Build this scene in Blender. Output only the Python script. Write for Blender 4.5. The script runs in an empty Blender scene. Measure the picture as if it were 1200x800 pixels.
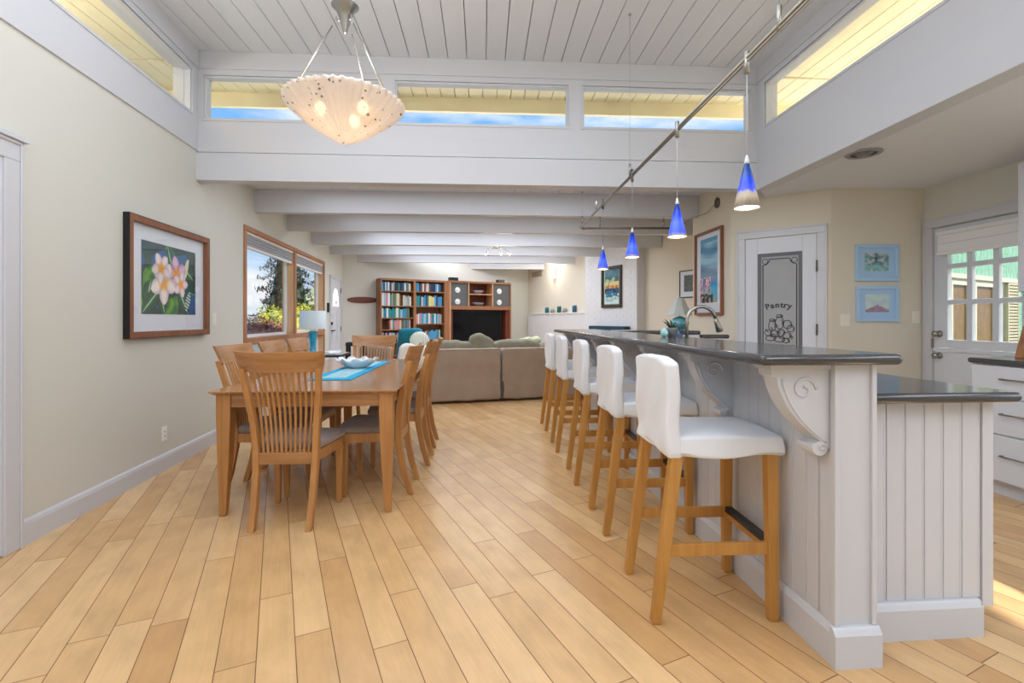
import bpy, math, random
from mathutils import Vector, Matrix, noise
R = math.radians
PI = math.pi
rnd = random.Random(7)
scene = bpy.context.scene
COL = scene.collection

# ------------------------------------------------------------------ materials
def lin(c):
    c = c / 255.0
    return c / 12.92 if c <= 0.04045 else ((c + 0.055) / 1.055) ** 2.4
def rgb(c):
    return (lin(c[0]), lin(c[1]), lin(c[2]), 1.0)
def newmat(name):
    m = bpy.data.materials.new(name); m.use_nodes = True
    nt = m.node_tree
    b = nt.nodes['Principled BSDF']
    return m, nt, b
def mat(name, col, rough=0.5, metal=0.0, spec=0.5, bump=0.0, bscale=40.0, var=0.0, vscale=4.0, coat=0.0, sheen=0.0):
    m, nt, b = newmat(name)
    b.inputs['Base Color'].default_value = rgb(col)
    b.inputs['Roughness'].default_value = rough
    b.inputs['Metallic'].default_value = metal
    b.inputs['Specular IOR Level'].default_value = spec
    b.inputs['Coat Weight'].default_value = coat
    b.inputs['Sheen Weight'].default_value = sheen
    if var > 0 or bump > 0:
        tc = nt.nodes.new('ShaderNodeTexCoord')
    if var > 0:
        n = nt.nodes.new('ShaderNodeTexNoise'); n.inputs['Scale'].default_value = vscale; n.inputs['Detail'].default_value = 4
        nt.links.new(tc.outputs['Object'], n.inputs['Vector'])
        mx = nt.nodes.new('ShaderNodeMix'); mx.data_type = 'RGBA'
        mx.inputs[6].default_value = rgb([max(0, c * (1 - var)) for c in col]); mx.inputs[7].default_value = rgb([min(255, c * (1 + var)) for c in col])
        nt.links.new(n.outputs['Fac'], mx.inputs[0]); nt.links.new(mx.outputs[2], b.inputs['Base Color'])
    if bump > 0:
        n2 = nt.nodes.new('ShaderNodeTexNoise'); n2.inputs['Scale'].default_value = bscale; n2.inputs['Detail'].default_value = 3
        nt.links.new(tc.outputs['Object'], n2.inputs['Vector'])
        bp = nt.nodes.new('ShaderNodeBump'); bp.inputs['Strength'].default_value = bump; bp.inputs['Distance'].default_value = 0.01
        nt.links.new(n2.outputs['Fac'], bp.inputs['Height']); nt.links.new(bp.outputs['Normal'], b.inputs['Normal'])
    return m
def woodmat(name, c1, c2, axis='z', rough=0.4, scale=1.0):
    m, nt, b = newmat(name)
    tc = nt.nodes.new('ShaderNodeTexCoord'); mp = nt.nodes.new('ShaderNodeMapping')
    s = [26 * scale, 26 * scale, 26 * scale]; s['xyz'.index(axis)] = 1.6 * scale
    mp.inputs['Scale'].default_value = s
    nt.links.new(tc.outputs['Object'], mp.inputs['Vector'])
    n = nt.nodes.new('ShaderNodeTexNoise'); n.inputs['Scale'].default_value = 1.0; n.inputs['Detail'].default_value = 5; n.inputs['Distortion'].default_value = 0.6
    nt.links.new(mp.outputs['Vector'], n.inputs['Vector'])
    cr = nt.nodes.new('ShaderNodeValToRGB')
    cr.color_ramp.elements[0].position = 0.3; cr.color_ramp.elements[0].color = rgb(c1)
    cr.color_ramp.elements[1].position = 0.7; cr.color_ramp.elements[1].color = rgb(c2)
    nt.links.new(n.outputs['Fac'], cr.inputs['Fac']); nt.links.new(cr.outputs['Color'], b.inputs['Base Color'])
    b.inputs['Roughness'].default_value = rough
    return m
def emat(name, col, strength, base=None):
    m, nt, b = newmat(name)
    b.inputs['Base Color'].default_value = rgb(base or col)
    b.inputs['Emission Color'].default_value = rgb(col)
    b.inputs['Emission Strength'].default_value = strength
    return m
def glassmat(name, tint=(255, 255, 255), refl=0.08):
    m = bpy.data.materials.new(name); m.use_nodes = True; nt = m.node_tree; nt.nodes.clear()
    o = nt.nodes.new('ShaderNodeOutputMaterial'); t = nt.nodes.new('ShaderNodeBsdfTransparent'); g = nt.nodes.new('ShaderNodeBsdfGlossy'); mx = nt.nodes.new('ShaderNodeMixShader')
    t.inputs['Color'].default_value = rgb(tint); g.inputs['Roughness'].default_value = 0.02
    fr = nt.nodes.new('ShaderNodeFresnel'); fr.inputs['IOR'].default_value = 1.45
    ml = nt.nodes.new('ShaderNodeMath'); ml.operation = 'MULTIPLY'; ml.inputs[1].default_value = refl * 8
    nt.links.new(fr.outputs[0], ml.inputs[0]); nt.links.new(ml.outputs[0], mx.inputs[0])
    nt.links.new(t.outputs[0], mx.inputs[1]); nt.links.new(g.outputs[0], mx.inputs[2]); nt.links.new(mx.outputs[0], o.inputs[0])
    return m
def colmat(name, rough=0.5, coat=0.0):
    m, nt, b = newmat(name)
    a = nt.nodes.new('ShaderNodeAttribute'); a.attribute_name = 'Col'
    nt.links.new(a.outputs['Color'], b.inputs['Base Color'])
    b.inputs['Roughness'].default_value = rough; b.inputs['Coat Weight'].default_value = coat
    return m

# ------------------------------------------------------------------ mesh builder
class MB:
    def __init__(s):
        s.v = []; s.f = []; s.mi = []; s.sm = []; s.M = None
    def add(s, vs, fs, mi=0, smooth=False):
        o = len(s.v)
        for p in vs:
            p = Vector(p)
            s.v.append(s.M @ p if s.M else p)
        for f in fs:
            s.f.append([i + o for i in f]); s.mi.append(mi); s.sm.append(smooth)
        return s
    def box(s, x0, x1, y0, y1, z0, z1, mi=0):
        vs = [(x, y, z) for z in (z0, z1) for y in (y0, y1) for x in (x0, x1)]
        return s.add(vs, [(0, 2, 3, 1), (4, 5, 7, 6), (0, 1, 5, 4), (2, 6, 7, 3), (0, 4, 6, 2), (1, 3, 7, 5)], mi)
    def loft(s, rings, mi=0, smooth=False, cap=True, closed=True):
        n = len(rings[0]); vs = [p for r in rings for p in r]; fs = []
        for i in range(len(rings) - 1):
            for j in range(n if closed else n - 1):
                k = (j + 1) % n
                fs.append((i * n + j, i * n + k, (i + 1) * n + k, (i + 1) * n + j))
        if cap:
            fs.append(tuple(reversed(range(n)))); fs.append(tuple((len(rings) - 1) * n + j for j in range(n)))
        return s.add(vs, fs, mi, smooth)
    def tube(s, pts, r, seg=8, mi=0, cap=True):
        pts = [Vector(p) for p in pts]; rings = []
        rs = r if isinstance(r, (list, tuple)) else [r] * len(pts)
        up = None
        for i, p in enumerate(pts):
            d = (pts[min(i + 1, len(pts) - 1)] - pts[max(i - 1, 0)]).normalized()
            if up is None:
                up = Vector((0, 0, 1)) if abs(d.z) < 0.9 else Vector((1, 0, 0))
            a = d.cross(up)
            if a.length < 1e-5: a = d.cross(Vector((0, 1, 0)))
            a.normalize(); b = a.cross(d).normalized(); up = b
            rings.append([p + (a * math.cos(t) + b * math.sin(t)) * rs[i] for t in [2 * PI * k / seg for k in range(seg)]])
        return s.loft(rings, mi, True, cap)
    def lathe(s, prof, seg=24, mi=0, c=(0, 0, 0), flute=None, smooth=True, cap=None):
        rings = []
        for (r, z) in prof:
            ring = []
            for k in range(seg):
                t = 2 * PI * k / seg
                rr = r * (1 + (flute(t, z) if flute else 0))
                ring.append((c[0] + rr * math.cos(t), c[1] + rr * math.sin(t), c[2] + z))
            rings.append(ring)
        return s.loft(rings, mi, smooth, cap=(prof[0][0] > 1e-4 or prof[-1][0] > 1e-4) if cap is None else cap)
    def prism(s, poly, z0, z1, mi=0):
        n = len(poly)
        area = sum(poly[i][0] * poly[(i + 1) % n][1] - poly[(i + 1) % n][0] * poly[i][1] for i in range(n))
        if area < 0: poly = list(reversed(poly))
        return s.loft([[(p[0], p[1], z0) for p in poly], [(p[0], p[1], z1) for p in poly]], mi)
    def ext(s, outline, y0, y1, mi=0, smooth=False):   # outline in x,z extruded along y
        n = len(outline)
        area = sum(outline[i][0] * outline[(i + 1) % n][1] - outline[(i + 1) % n][0] * outline[i][1] for i in range(n))
        if area > 0: outline = list(reversed(outline))
        return s.loft([[(p[0], y0, p[1]) for p in outline], [(p[0], y1, p[1]) for p in outline]], mi, smooth)
    def post(s, path, mi=0):      # path: (cx, cy, z, wx, wy)
        return s.loft([[(x - a / 2, y - b / 2, z), (x + a / 2, y - b / 2, z), (x + a / 2, y + b / 2, z), (x - a / 2, y + b / 2, z)] for x, y, z, a, b in path], mi)
    def soft(s, x0, x1, y0, y1, z0, z1, r=0.02, n=(8, 8, 4), amp=0.0, freq=8.0, fn=None, seed=0.0, mi=0):
        c = Vector(((x0 + x1) / 2, (y0 + y1) / 2, (z0 + z1) / 2)); h = Vector(((x1 - x0) / 2, (y1 - y0) / 2, (z1 - z0) / 2))
        r = min(r, h.x, h.y, h.z)
        def ticks(hh, k):
            t = [-hh, -hh + r * 0.3, -hh + r * 0.7]
            m = hh - r
            t += [-m + 2 * m * i / k for i in range(k + 1)]
            t += [hh - r * 0.7, hh - r * 0.3, hh]
            return t
        T = [ticks(h[i], n[i]) for i in range(3)]
        idx = {}; vs = []; fs = []
        def vert(i, j, k):
            key = (i, j, k)
            if key in idx: return idx[key]
            p = Vector((T[0][i], T[1][j], T[2][k]))
            q = Vector([max(-(h[a] - r), min(h[a] - r, p[a])) for a in range(3)])
            d = p - q
            if d.length > 1e-9:
                d.normalize(); p = q + d * r; nn = d
            else:
                nn = Vector((0, 0, 1))
            if amp:
                w = noise.noise((p + c) * freq + Vector((seed, seed * 2, 0)))
                p = p + nn * w * amp
            p = p + c
            if fn: p = Vector(fn(p))
            idx[key] = len(vs); vs.append(p); return idx[key]
        N = [len(t) - 1 for t in T]
        for i in range(N[0]):
            for j in range(N[1]):
                fs.append((vert(i, j, 0), vert(i, j + 1, 0), vert(i + 1, j + 1, 0), vert(i + 1, j, 0)))
                fs.append((vert(i, j, N[2]), vert(i + 1, j, N[2]), vert(i + 1, j + 1, N[2]), vert(i, j + 1, N[2])))
            for k in range(N[2]):
                fs.append((vert(i, 0, k), vert(i + 1, 0, k), vert(i + 1, 0, k + 1), vert(i, 0, k + 1)))
                fs.append((vert(i, N[1], k), vert(i, N[1], k + 1), vert(i + 1, N[1], k + 1), vert(i + 1, N[1], k)))
        for j in range(N[1]):
            for k in range(N[2]):
                fs.append((vert(0, j, k), vert(0, j, k + 1), vert(0, j + 1, k + 1), vert(0, j + 1, k)))
                fs.append((vert(N[0], j, k), vert(N[0], j + 1, k), vert(N[0], j + 1, k + 1), vert(N[0], j, k + 1)))
        return s.add(vs, fs, mi, True)
    def build(s, name, mats, parent=None, loc=None, rotz=0.0, bevel=0.0, label=None, cat=None, group=None, kind=None, seg=2):
        me = bpy.data.meshes.new(name)
        me.from_pydata([tuple(v) for v in s.v], [], s.f)
        if not isinstance(mats, (list, tuple)): mats = [mats]
        for m in mats: me.materials.append(m)
        for i, p in enumerate(me.polygons):
            p.material_index = s.mi[i]; p.use_smooth = s.sm[i]
        me.update()
        o = bpy.data.objects.new(name, me); COL.objects.link(o)
        if parent: o.parent = parent
        if loc: o.location = loc
        o.rotation_euler.z = rotz
        if bevel:
            b = o.modifiers.new('Bevel', 'BEVEL'); b.width = bevel; b.segments = seg; b.limit_method = 'ANGLE'; b.angle_limit = R(40)
            b.harden_normals = False
        tag(o, label, cat, group, kind)
        return o
def tag(o, label=None, cat=None, group=None, kind=None):
    if label: o['label'] = label
    if cat: o['category'] = cat
    if group: o['group'] = group
    if kind: o['kind'] = kind
    return o
def thing(name, loc, rotz=0.0, label=None, cat=None, group=None, kind=None):
    o = bpy.data.objects.new(name, None); COL.objects.link(o); o.empty_display_size = 0.1
    o.location = loc; o.rotation_euler = (0, 0, rotz)
    return tag(o, label, cat, group, kind)
def copy_tree(o, parent=None):
    c = o.copy(); COL.objects.link(c); c.parent = parent
    for ch in list(o.children): copy_tree(ch, c)
    return c
def dup(o, loc, rotz, label, group=None):
    c = copy_tree(o); c.location = loc; c.rotation_euler = (0, 0, rotz); c['label'] = label
    if group: c['group'] = group
    return c
S = 'structure'
def struct(mb, name, mats, **k):
    return mb.build(name, mats, kind=S, **k)

def wallseg(name, p0, p1, z0, z1, th, m, holes=(), kind=S, label=None, parent=None):
    p0 = Vector((p0[0], p0[1])); p1 = Vector((p1[0], p1[1])); d = p1 - p0; L = d.length
    xs = sorted({0.0, L} | {h[0] for h in holes} | {h[1] for h in holes})
    zs = sorted({z0, z1} | {h[2] for h in holes} | {h[3] for h in holes})
    mb = MB()
    # merge columns where no hole
    for i in range(len(xs) - 1):
        a, b = xs[i], xs[i + 1]
        run = None
        for j in range(len(zs) - 1):
            c, e = zs[j], zs[j + 1]
            solid = not any(h[0] <= a + 1e-6 and b <= h[1] + 1e-6 and h[2] <= c + 1e-6 and e <= h[3] + 1e-6 for h in holes)
            if solid:
                run = (run[0], e) if run else (c, e)
            if (not solid or j == len(zs) - 2) and run:
                mb.box(a, b, 0, th, run[0], run[1]); run = None
    o = mb.build(name, m, parent=parent, loc=(p0.x, p0.y, 0), rotz=math.atan2(d.y, d.x), kind=kind)
    if label: o['label'] = label
    return o

def clip_strip(poly, a, b):       # poly in (u,v); keep a<=u<=b
    def half(P, k, sgn):
        out = []
        for i in range(len(P)):
            p, q = P[i], P[(i + 1) % len(P)]
            fp, fq = sgn * (p[0] - k), sgn * (q[0] - k)
            if fp >= 0: out.append(p)
            if fp * fq < 0:
                t = fp / (fp - fq); out.append((p[0] + t * (q[0] - p[0]), p[1] + t * (q[1] - p[1])))
        return out
    P = half(poly, a, 1)
    return half(P, b, -1) if P else P
def boards(name, poly, ang, width, gap, z0, z1, m, off=0.0, kind=S, **k):
    ca, sa = math.cos(ang), math.sin(ang)   # local u across boards, v along
    loc = [(p[0] * ca + p[1] * sa, -p[0] * sa + p[1] * ca) for p in poly]
    u0 = min(p[0] for p in loc); u1 = max(p[0] for p in loc)
    mb = MB(); i = math.floor((u0 - off) / width)
    while i * width + off < u1:
        P = clip_strip(loc, i * width + off + gap / 2, (i + 1) * width + off - gap / 2)
        if len(P) >= 3:
            mb.prism([(u * ca - v * sa, u * sa + v * ca) for u, v in P], z0, z1)
        i += 1
    return mb.build(name, m, kind=kind, **k)

def art(name, w, h, func, m, parent=None, nx=60, ny=60, y=0.0, xc=0.0, zc=0.0, depth=0.0):
    """printed sheet in the x-z plane facing -y, a colour per grid cell"""
    vs = []; fs = []
    for j in range(ny + 1):
        for i in range(nx + 1):
            vs.append((xc - w / 2 + w * i / nx, y, zc - h / 2 + h * j / ny))
    for j in range(ny):
        for i in range(nx):
            a = j * (nx + 1) + i
            fs.append((a, a + 1, a + nx + 2, a + nx + 1))
    me = bpy.data.meshes.new(name); me.from_pydata(vs, [], fs)
    ca = me.color_attributes.new('Col', 'FLOAT_COLOR', 'POINT')
    for k in range(len(vs)):
        i = k % (nx + 1); j = k // (nx + 1)
        ca.data[k].color = rgb(func(i / nx, j / ny))
    me.materials.append(m); me.update()
    o = bpy.data.objects.new(name, me); COL.objects.link(o)
    if parent: o.parent = parent
    return o
def mix3(a, b, t):
    t = max(0.0, min(1.0, t)); return tuple(a[i] + (b[i] - a[i]) * t for i in range(3))
def nz(x, y, s=0.0):
    return noise.noise(Vector((x, y, s)))
def smooth(e0, e1, x):
    t = max(0.0, min(1.0, (x - e0) / (e1 - e0))); return t * t * (3 - 2 * t)
SKY = 1.2; SUN = 8.5; E_REAR = 42.0; E_KW = 12.0; SPOTE = 2.0; EXPO = 0.0; E_LIV = 38.0; E_TOPFILL = 71.0; E_CLR = 74.0; E_UP = 13.0; E_KC = 32.0; COOL = (.90, .97, 1.09)
# ------------------------------------------------------------------ palette
WHITE = mat('white_paint', (214, 218, 225), 0.42)
TRIMW = mat('white_trim', (205, 207, 212), 0.38, bump=0.03, bscale=60)
CEILW = mat('white_ceiling_paint', (224, 230, 238), 0.6)
KCEIL = mat('smooth_ceiling_paint', (222, 226, 232), 0.8)
BEIGE = mat('beige_wall_paint', (211, 211, 202), 0.85, bump=0.04, bscale=180)
BEIGEK = mat('kitchen_beige_paint', (217, 209, 192), 0.85, bump=0.04, bscale=180)
CREAMW = mat('cream_wall_paint', (219, 211, 194), 0.85, bump=0.04, bscale=180)
BRICKW = mat('white_painted_brick', (218, 219, 222), 0.6, bump=0.2, bscale=50)
SOFFIT = mat('cream_soffit_paint', (255, 232, 190), 0.7, var=0.06, vscale=3)
ROOFT = mat('pale_roofing', (246, 244, 238), 0.9, bump=0.1)
GRANITE = mat('charcoal_granite', (62, 62, 64), 0.14, spec=0.7, var=0.35, vscale=220)
OAK = woodmat('honey_cherry_wood', (164, 112, 60), (194, 140, 82), 'z', 0.38)
OAKX = woodmat('honey_cherry_wood_long', (156, 108, 64), (186, 136, 88), 'x', 0.3)
OAKY = woodmat('honey_cherry_wood_top', (156, 112, 74), (186, 140, 98), 'y', 0.16)
STOOLW = woodmat('stool_wood', (176, 122, 56), (200, 146, 72), 'z', 0.45)
WALNUT = woodmat('walnut_frame_wood', (118, 72, 46), (146, 92, 60), 'z', 0.45)
WINW = woodmat('window_wood', (158, 108, 74), (184, 132, 94), 'z', 0.45)
JAMBW = woodmat('pale_jamb_wood', (214, 168, 126), (232, 190, 148), 'z', 0.5)
CASEW = woodmat('bookcase_wood', (134, 88, 56), (160, 110, 74), 'z', 0.5)
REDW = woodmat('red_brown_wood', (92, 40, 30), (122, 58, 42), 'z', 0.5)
SLIP = mat('white_slipcover_cotton', (232, 235, 240), 0.95, bump=0.4, bscale=12, sheen=0.2)
SEATF = mat('taupe_seat_fabric', (140, 126, 118), 0.8, bump=0.2, bscale=200, var=0.12, vscale=14, sheen=0.3)
SOFAF = mat('brown_corduroy', (156, 136, 118), 0.95, bump=0.3, bscale=120, var=0.08, vscale=6, sheen=0.4)
CUSHG = mat('sage_cushion_fabric', (138, 134, 116), 0.95, bump=0.6, bscale=16, var=0.16, vscale=9)
CREAMF = mat('cream_throw_fabric', (232, 228, 218), 0.95, bump=0.3, bscale=80)
TEALF = mat('teal_blanket_fabric', (24, 116, 134), 0.95, bump=0.3, bscale=80)
STEEL = mat('brushed_steel', (168, 166, 160), 0.3, metal=1.0)
NICKEL = mat('dull_nickel', (150, 146, 138), 0.35, metal=1.0)
DARKM = mat('dark_metal', (52, 54, 58), 0.35, metal=0.9)
BLACK = mat('black_plastic', (18, 18, 20), 0.3)
SCREEN = mat('black_screen', (4, 4, 6), 0.12, spec=0.25)
PLATE = mat('ivory_switch_plastic', (232, 228, 214), 0.4)
WPLATE = mat('white_switch_plastic', (240, 240, 240), 0.4)
GLASS = glassmat('clear_window_glass', refl=0.025)
PGLASS = glassmat('picture_glass', refl=0.015)
ARTM = colmat('printed_artwork', 0.8)
MATB = mat('white_mat_board', (222, 228, 236), 0.9)
BLUEMAT = mat('pale_blue_frame_paint', (170, 204, 236), 0.6)
SHADEF = mat('grey_roller_shade_fabric', (168, 172, 178), 0.9)
SHADEW = mat('white_shade_fabric', (236, 236, 236), 0.9)
BASEBW = TRIMW
HINGE = mat('satin_hinge_metal', (120, 120, 118), 0.4, metal=0.9)

def floor_material():
    m, nt, b = newmat('maple_plank_floor')
    N = nt.nodes; L = nt.links
    def math_(op, a, bb=None, c=None):
        n = N.new('ShaderNodeMath'); n.operation = op
        for i, x in enumerate((a, bb, c)):
            if x is None: continue
            if isinstance(x, (int, float)): n.inputs[i].default_value = x
            else: L.new(x, n.inputs[i])
        return n.outputs[0]
    geo = N.new('ShaderNodeTexCoord')
    def dot(vec):
        n = N.new('ShaderNodeVectorMath'); n.operation = 'DOT_PRODUCT'; n.inputs[1].default_value = vec
        L.new(geo.outputs['Object'], n.inputs[0]); return n.outputs['Value']
    u = dot((-0.4315, 0.9021, 0)); v = math_('ADD', dot((0.9021, 0.4315, 0)), 0.067 + 12.7)
    W = 0.127; PL = 1.15
    vr = math_('DIVIDE', v, W); row = math_('FLOOR', vr); fv = math_('FRACT', vr)
    wn = N.new('ShaderNodeTexWhiteNoise'); wn.noise_dimensions = '1D'; L.new(row, wn.inputs['W'])
    u2 = math_('DIVIDE', math_('ADD', math_('ADD', u, 40.0), math_('MULTIPLY', wn.outputs['Value'], 7.3)), PL)
    pk = math_('FLOOR', u2); fu = math_('FRACT', u2)
    cb = N.new('ShaderNodeCombineXYZ'); L.new(row, cb.inputs[0]); L.new(pk, cb.inputs[1])
    w2 = N.new('ShaderNodeTexWhiteNoise'); w2.noise_dimensions = '2D'; L.new(cb.outputs[0], w2.inputs['Vector'])
    pr = w2.outputs['Value']
    ramp = N.new('ShaderNodeValToRGB'); e = ramp.color_ramp.elements
    e[0].position = 0; e[0].color = rgb((202, 158, 106)); e[1].position = 1.0; e[1].color = rgb((229, 192, 142))
    for p, c in ((0.12, (210, 168, 116)), (0.45, (218, 178, 126)), (0.8, (223, 184, 133))):
        x = e.new(p); x.color = rgb(c)
    L.new(pr, ramp.inputs['Fac'])
    cg = N.new('ShaderNodeCombineXYZ')
    L.new(math_('MULTIPLY', u, 3.0), cg.inputs[0]); L.new(math_('MULTIPLY', v, 60.0), cg.inputs[1]); L.new(math_('MULTIPLY', pr, 50.0), cg.inputs[2])
    g = N.new('ShaderNodeTexNoise'); g.inputs['Scale'].default_value = 1.0; g.inputs['Detail'].default_value = 6; g.inputs['Distortion'].default_value = 1.0
    L.new(cg.outputs[0], g.inputs['Vector'])
    cg2 = N.new('ShaderNodeCombineXYZ')
    L.new(math_('MULTIPLY', u, 5.0), cg2.inputs[0]); L.new(math_('MULTIPLY', v, 9.0), cg2.inputs[1]); L.new(math_('MULTIPLY', pr, 90.0), cg2.inputs[2])
    g2 = N.new('ShaderNodeTexNoise'); g2.inputs['Scale'].default_value = 1.0; g2.inputs['Detail'].default_value = 4; L.new(cg2.outputs[0], g2.inputs['Vector'])
    mr = N.new('ShaderNodeMapRange'); mr.inputs[1].default_value = 0.25; mr.inputs[2].default_value = 0.75; mr.inputs[3].default_value = 0.95; mr.inputs[4].default_value = 1.04
    L.new(g.outputs['Fac'], mr.inputs[0])
    mr2 = N.new('ShaderNodeMapRange'); mr2.inputs[1].default_value = 0.3; mr2.inputs[2].default_value = 0.6; mr2.inputs[3].default_value = 0.88; mr2.inputs[4].default_value = 1.03
    L.new(g2.outputs['Fac'], mr2.inputs[0])
    mulf = math_('MULTIPLY', mr.outputs[0], mr2.outputs[0])
    ev = math_('MULTIPLY', math_('MINIMUM', fv, math_('SUBTRACT', 1.0, fv)), W)
    eu = math_('MULTIPLY', math_('MINIMUM', fu, math_('SUBTRACT', 1.0, fu)), PL)
    gv = N.new('ShaderNodeMapRange'); gv.interpolation_type = 'SMOOTHSTEP'; gv.inputs[1].default_value = 0.0006; gv.inputs[2].default_value = 0.0024; L.new(math_('MINIMUM', ev, eu), gv.inputs[0])
    vm = N.new('ShaderNodeMix'); vm.data_type = 'RGBA'; vm.blend_type = 'MULTIPLY'; vm.inputs[0].default_value = 1.0
    L.new(ramp.outputs['Color'], vm.inputs[6])
    c3 = N.new('ShaderNodeCombineXYZ'); [L.new(mulf, c3.inputs[i]) for i in range(3)]
    L.new(c3.outputs[0], vm.inputs[7])
    fin = N.new('ShaderNodeMix'); fin.data_type = 'RGBA'; fin.inputs[6].default_value = rgb((112, 76, 46))
    L.new(gv.outputs[0], fin.inputs[0]); L.new(vm.outputs[2], fin.inputs[7]); L.new(fin.outputs[2], b.inputs['Base Color'])
    b.inputs['Roughness'].default_value = 0.25
    b.inputs['Specular IOR Level'].default_value = 0.42
    bp = N.new('ShaderNodeBump'); bp.inputs['Strength'].default_value = 0.35; bp.inputs['Distance'].default_value = 0.002
    hh = math_('ADD', gv.outputs[0], math_('MULTIPLY', g2.outputs['Fac'], 0.5))
    L.new(hh, bp.inputs['Height']); L.new(bp.outputs['Normal'], b.inputs['Normal'])
    return m
FLOORM = floor_material()

# ------------------------------------------------------------------ room shell
TH = R(3.4)                                   # the room's long axis against the view
def lwx(Y): return -2.253 - 0.132 * Y          # the dining-side wall line
def rbx(Y): return 2.62 - 0.055 * Y            # the raised ceiling's kitchen side
def hby(X): return 4.585 + 0.0594 * X          # the header beam line
K1 = math.hypot(1, 0.132)
Y0 = -7.0
def ls(Y): return (Y - Y0) * K1                # distance along the dining-side wall

fl = MB().prism([(-2.0, Y0 - .1), (5.0, Y0 - .1), (5.0, 5.2), (3.9, 7.4), (0.5, 13.4), (-3.9, 10.8), (-4.0, 10.4)], -0.05, 0.0)
struct(fl, 'floor', FLOORM)

# dining-side wall with the big window and the door to the porch
holes = [(ls(5.45), ls(8.93), 0.50, 2.225)]
wallseg('wall_left', (lwx(Y0), Y0), (lwx(10.62), 10.62), 0, 2.72, 0.16, BEIGE, holes)
# clerestory strip above it
wallseg('wall_left_upper', (lwx(Y0) + .012, Y0), (lwx(hby(-2.83)) + .012, hby(-2.83)), 2.715, 3.62, 0.15, TRIMW, [(ls(-1.2), ls(1.35), 3.017, 3.40), (ls(1.45), ls(4.30), 3.017, 3.40)])
# back of the living wing, set at an angle
wallseg('wall_back', (-3.66, 10.565), (0.43, 13.1), 0, 2.9, 0.15, BEIGE)
wallseg('wall_living', (0.43, 13.1), (3.69, 6.28), 0, 2.9, 0.15, CREAMW)
wallseg('wall_nook', (3.69, 6.28), (2.29, 6.21), 0, 2.72, 0.05, CREAMW)
wallseg('wall_hall', (2.29, 6.21), (2.35, 5.27), 0, 2.72, 0.05, CREAMW)
wallseg('wall_pantry', (2.35, 5.27), (3.06, 4.706), 0, 2.72, 0.05, BEIGEK)
wallseg('wall_kitchen', (3.06, 4.70), (3.95, 4.70), 0, 2.72, 0.05, BEIGEK)
# kitchen side wall: glazed door, then a window above the counter
RD = Vector((0.083, -1.0)).normalized()
def rwp(Y): return (3.95 + 0.083 * (4.70 - Y), Y)
KR = math.hypot(1, 0.083)
def rs(Y): return (4.70 - Y) * KR
wallseg('wall_right', rwp(4.70), rwp(Y0), 0, 2.72, 0.14, BEIGE, [(rs(4.607), rs(3.735), 0.0, 2.05), (rs(2.35), rs(0.55), 1.02, 2.12)])
# wall behind the viewpoint with the terrace glazing
wallseg('wall_rear', (rwp(Y0)[0], Y0), (lwx(Y0), Y0), 0, 3.62, 0.15, BEIGE, [(0.5, 2.1, 0.1, 2.2), (2.5, 6.2, 0.1, 2.35)])

# raised ceiling over the dining side
hx0, hx1 = -2.845, 2.362
up = [(lwx(Y0) + .005, Y0), (rbx(Y0), Y0), (rbx(hby(2.36)), hby(2.36)), (lwx(4.42) + .005, 4.42)]
boards('ceiling', up, TH, 0.176, 0.007, 3.612, 3.632, CEILW, off=0.03)
struct(MB().prism([(lwx(Y0) - 1.1, Y0 - .4), (3.95, Y0 - .4), (3.75, 5.62), (-4.0, 5.2)], 3.655, 3.74), 'ceiling_upper_deck', ROOFT)
# low ceiling over living wing
low = [(-2.95, 4.72), (2.55, 4.85), (3.9, 5.0), (3.9, 7.0), (0.7, 13.5), (-3.95, 10.7), (-3.15, 6.0)]
boards('ceiling_living', low, TH, 0.176, 0.006, 2.72, 2.74, CEILW, off=0.03)
struct(MB().prism([(-3.2, 4.70), (2.6, 4.85), (5.2, 4.85), (4.6, 7.6), (0.8, 14.0), (-4.6, 11.2)], 2.775, 2.95), 'ceiling_living_deck', ROOFT)
# kitchen ceiling
kc = [(rbx(Y0) + .02, Y0), (5.0, Y0), (5.0, 4.75), (3.1, 4.76), (2.62, 5.08), (2.385, 4.72)]
struct(MB().prism(kc, 2.45, 2.50), 'ceiling_kitchen', KCEIL)
struct(MB().prism([(rbx(Y0) + .14, Y0 - .1), (5.2, Y0 - .1), (5.2, 4.84), (2.60, 4.84)], 2.73, 2.95), 'ceiling_kitchen_deck', ROOFT)

# header wall with its three clerestory windows: local x runs along the header
hp0 = (hx0, hby(hx0)); hp1 = (hx1 + .02, hby(hx1 + .02)); hang = math.atan(0.0594)
ch = math.cos(hang)
def hs(X): return (X - hx0) / ch
WX = [(-2.775, -1.224), (-1.077, 0.528), (0.667, 2.291)]
wallseg('wall_header', hp0, hp1, 2.705, 3.62, 0.12, TRIMW, [(hs(a), hs(b), 3.006, 3.40) for a, b in WX])
mb = MB(); mb.box(0, hs(hx1) + .015, -0.014, 0.12, 2.450, 2.700)
struct(mb, 'trim_1', TRIMW, loc=(hx0, hby(hx0), 0), rotz=hang, bevel=0.003)
mb = MB(); mb.box(0, hs(hx1) + .015, -0.007, 0.0, 2.706, 2.835); mb.box(0, hs(hx1), -0.010, 0.0, 3.455, 3.612)
struct(mb, 'trim_2', TRIMW, loc=(hx0, hby(hx0), 0), rotz=hang, bevel=0.002)
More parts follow.
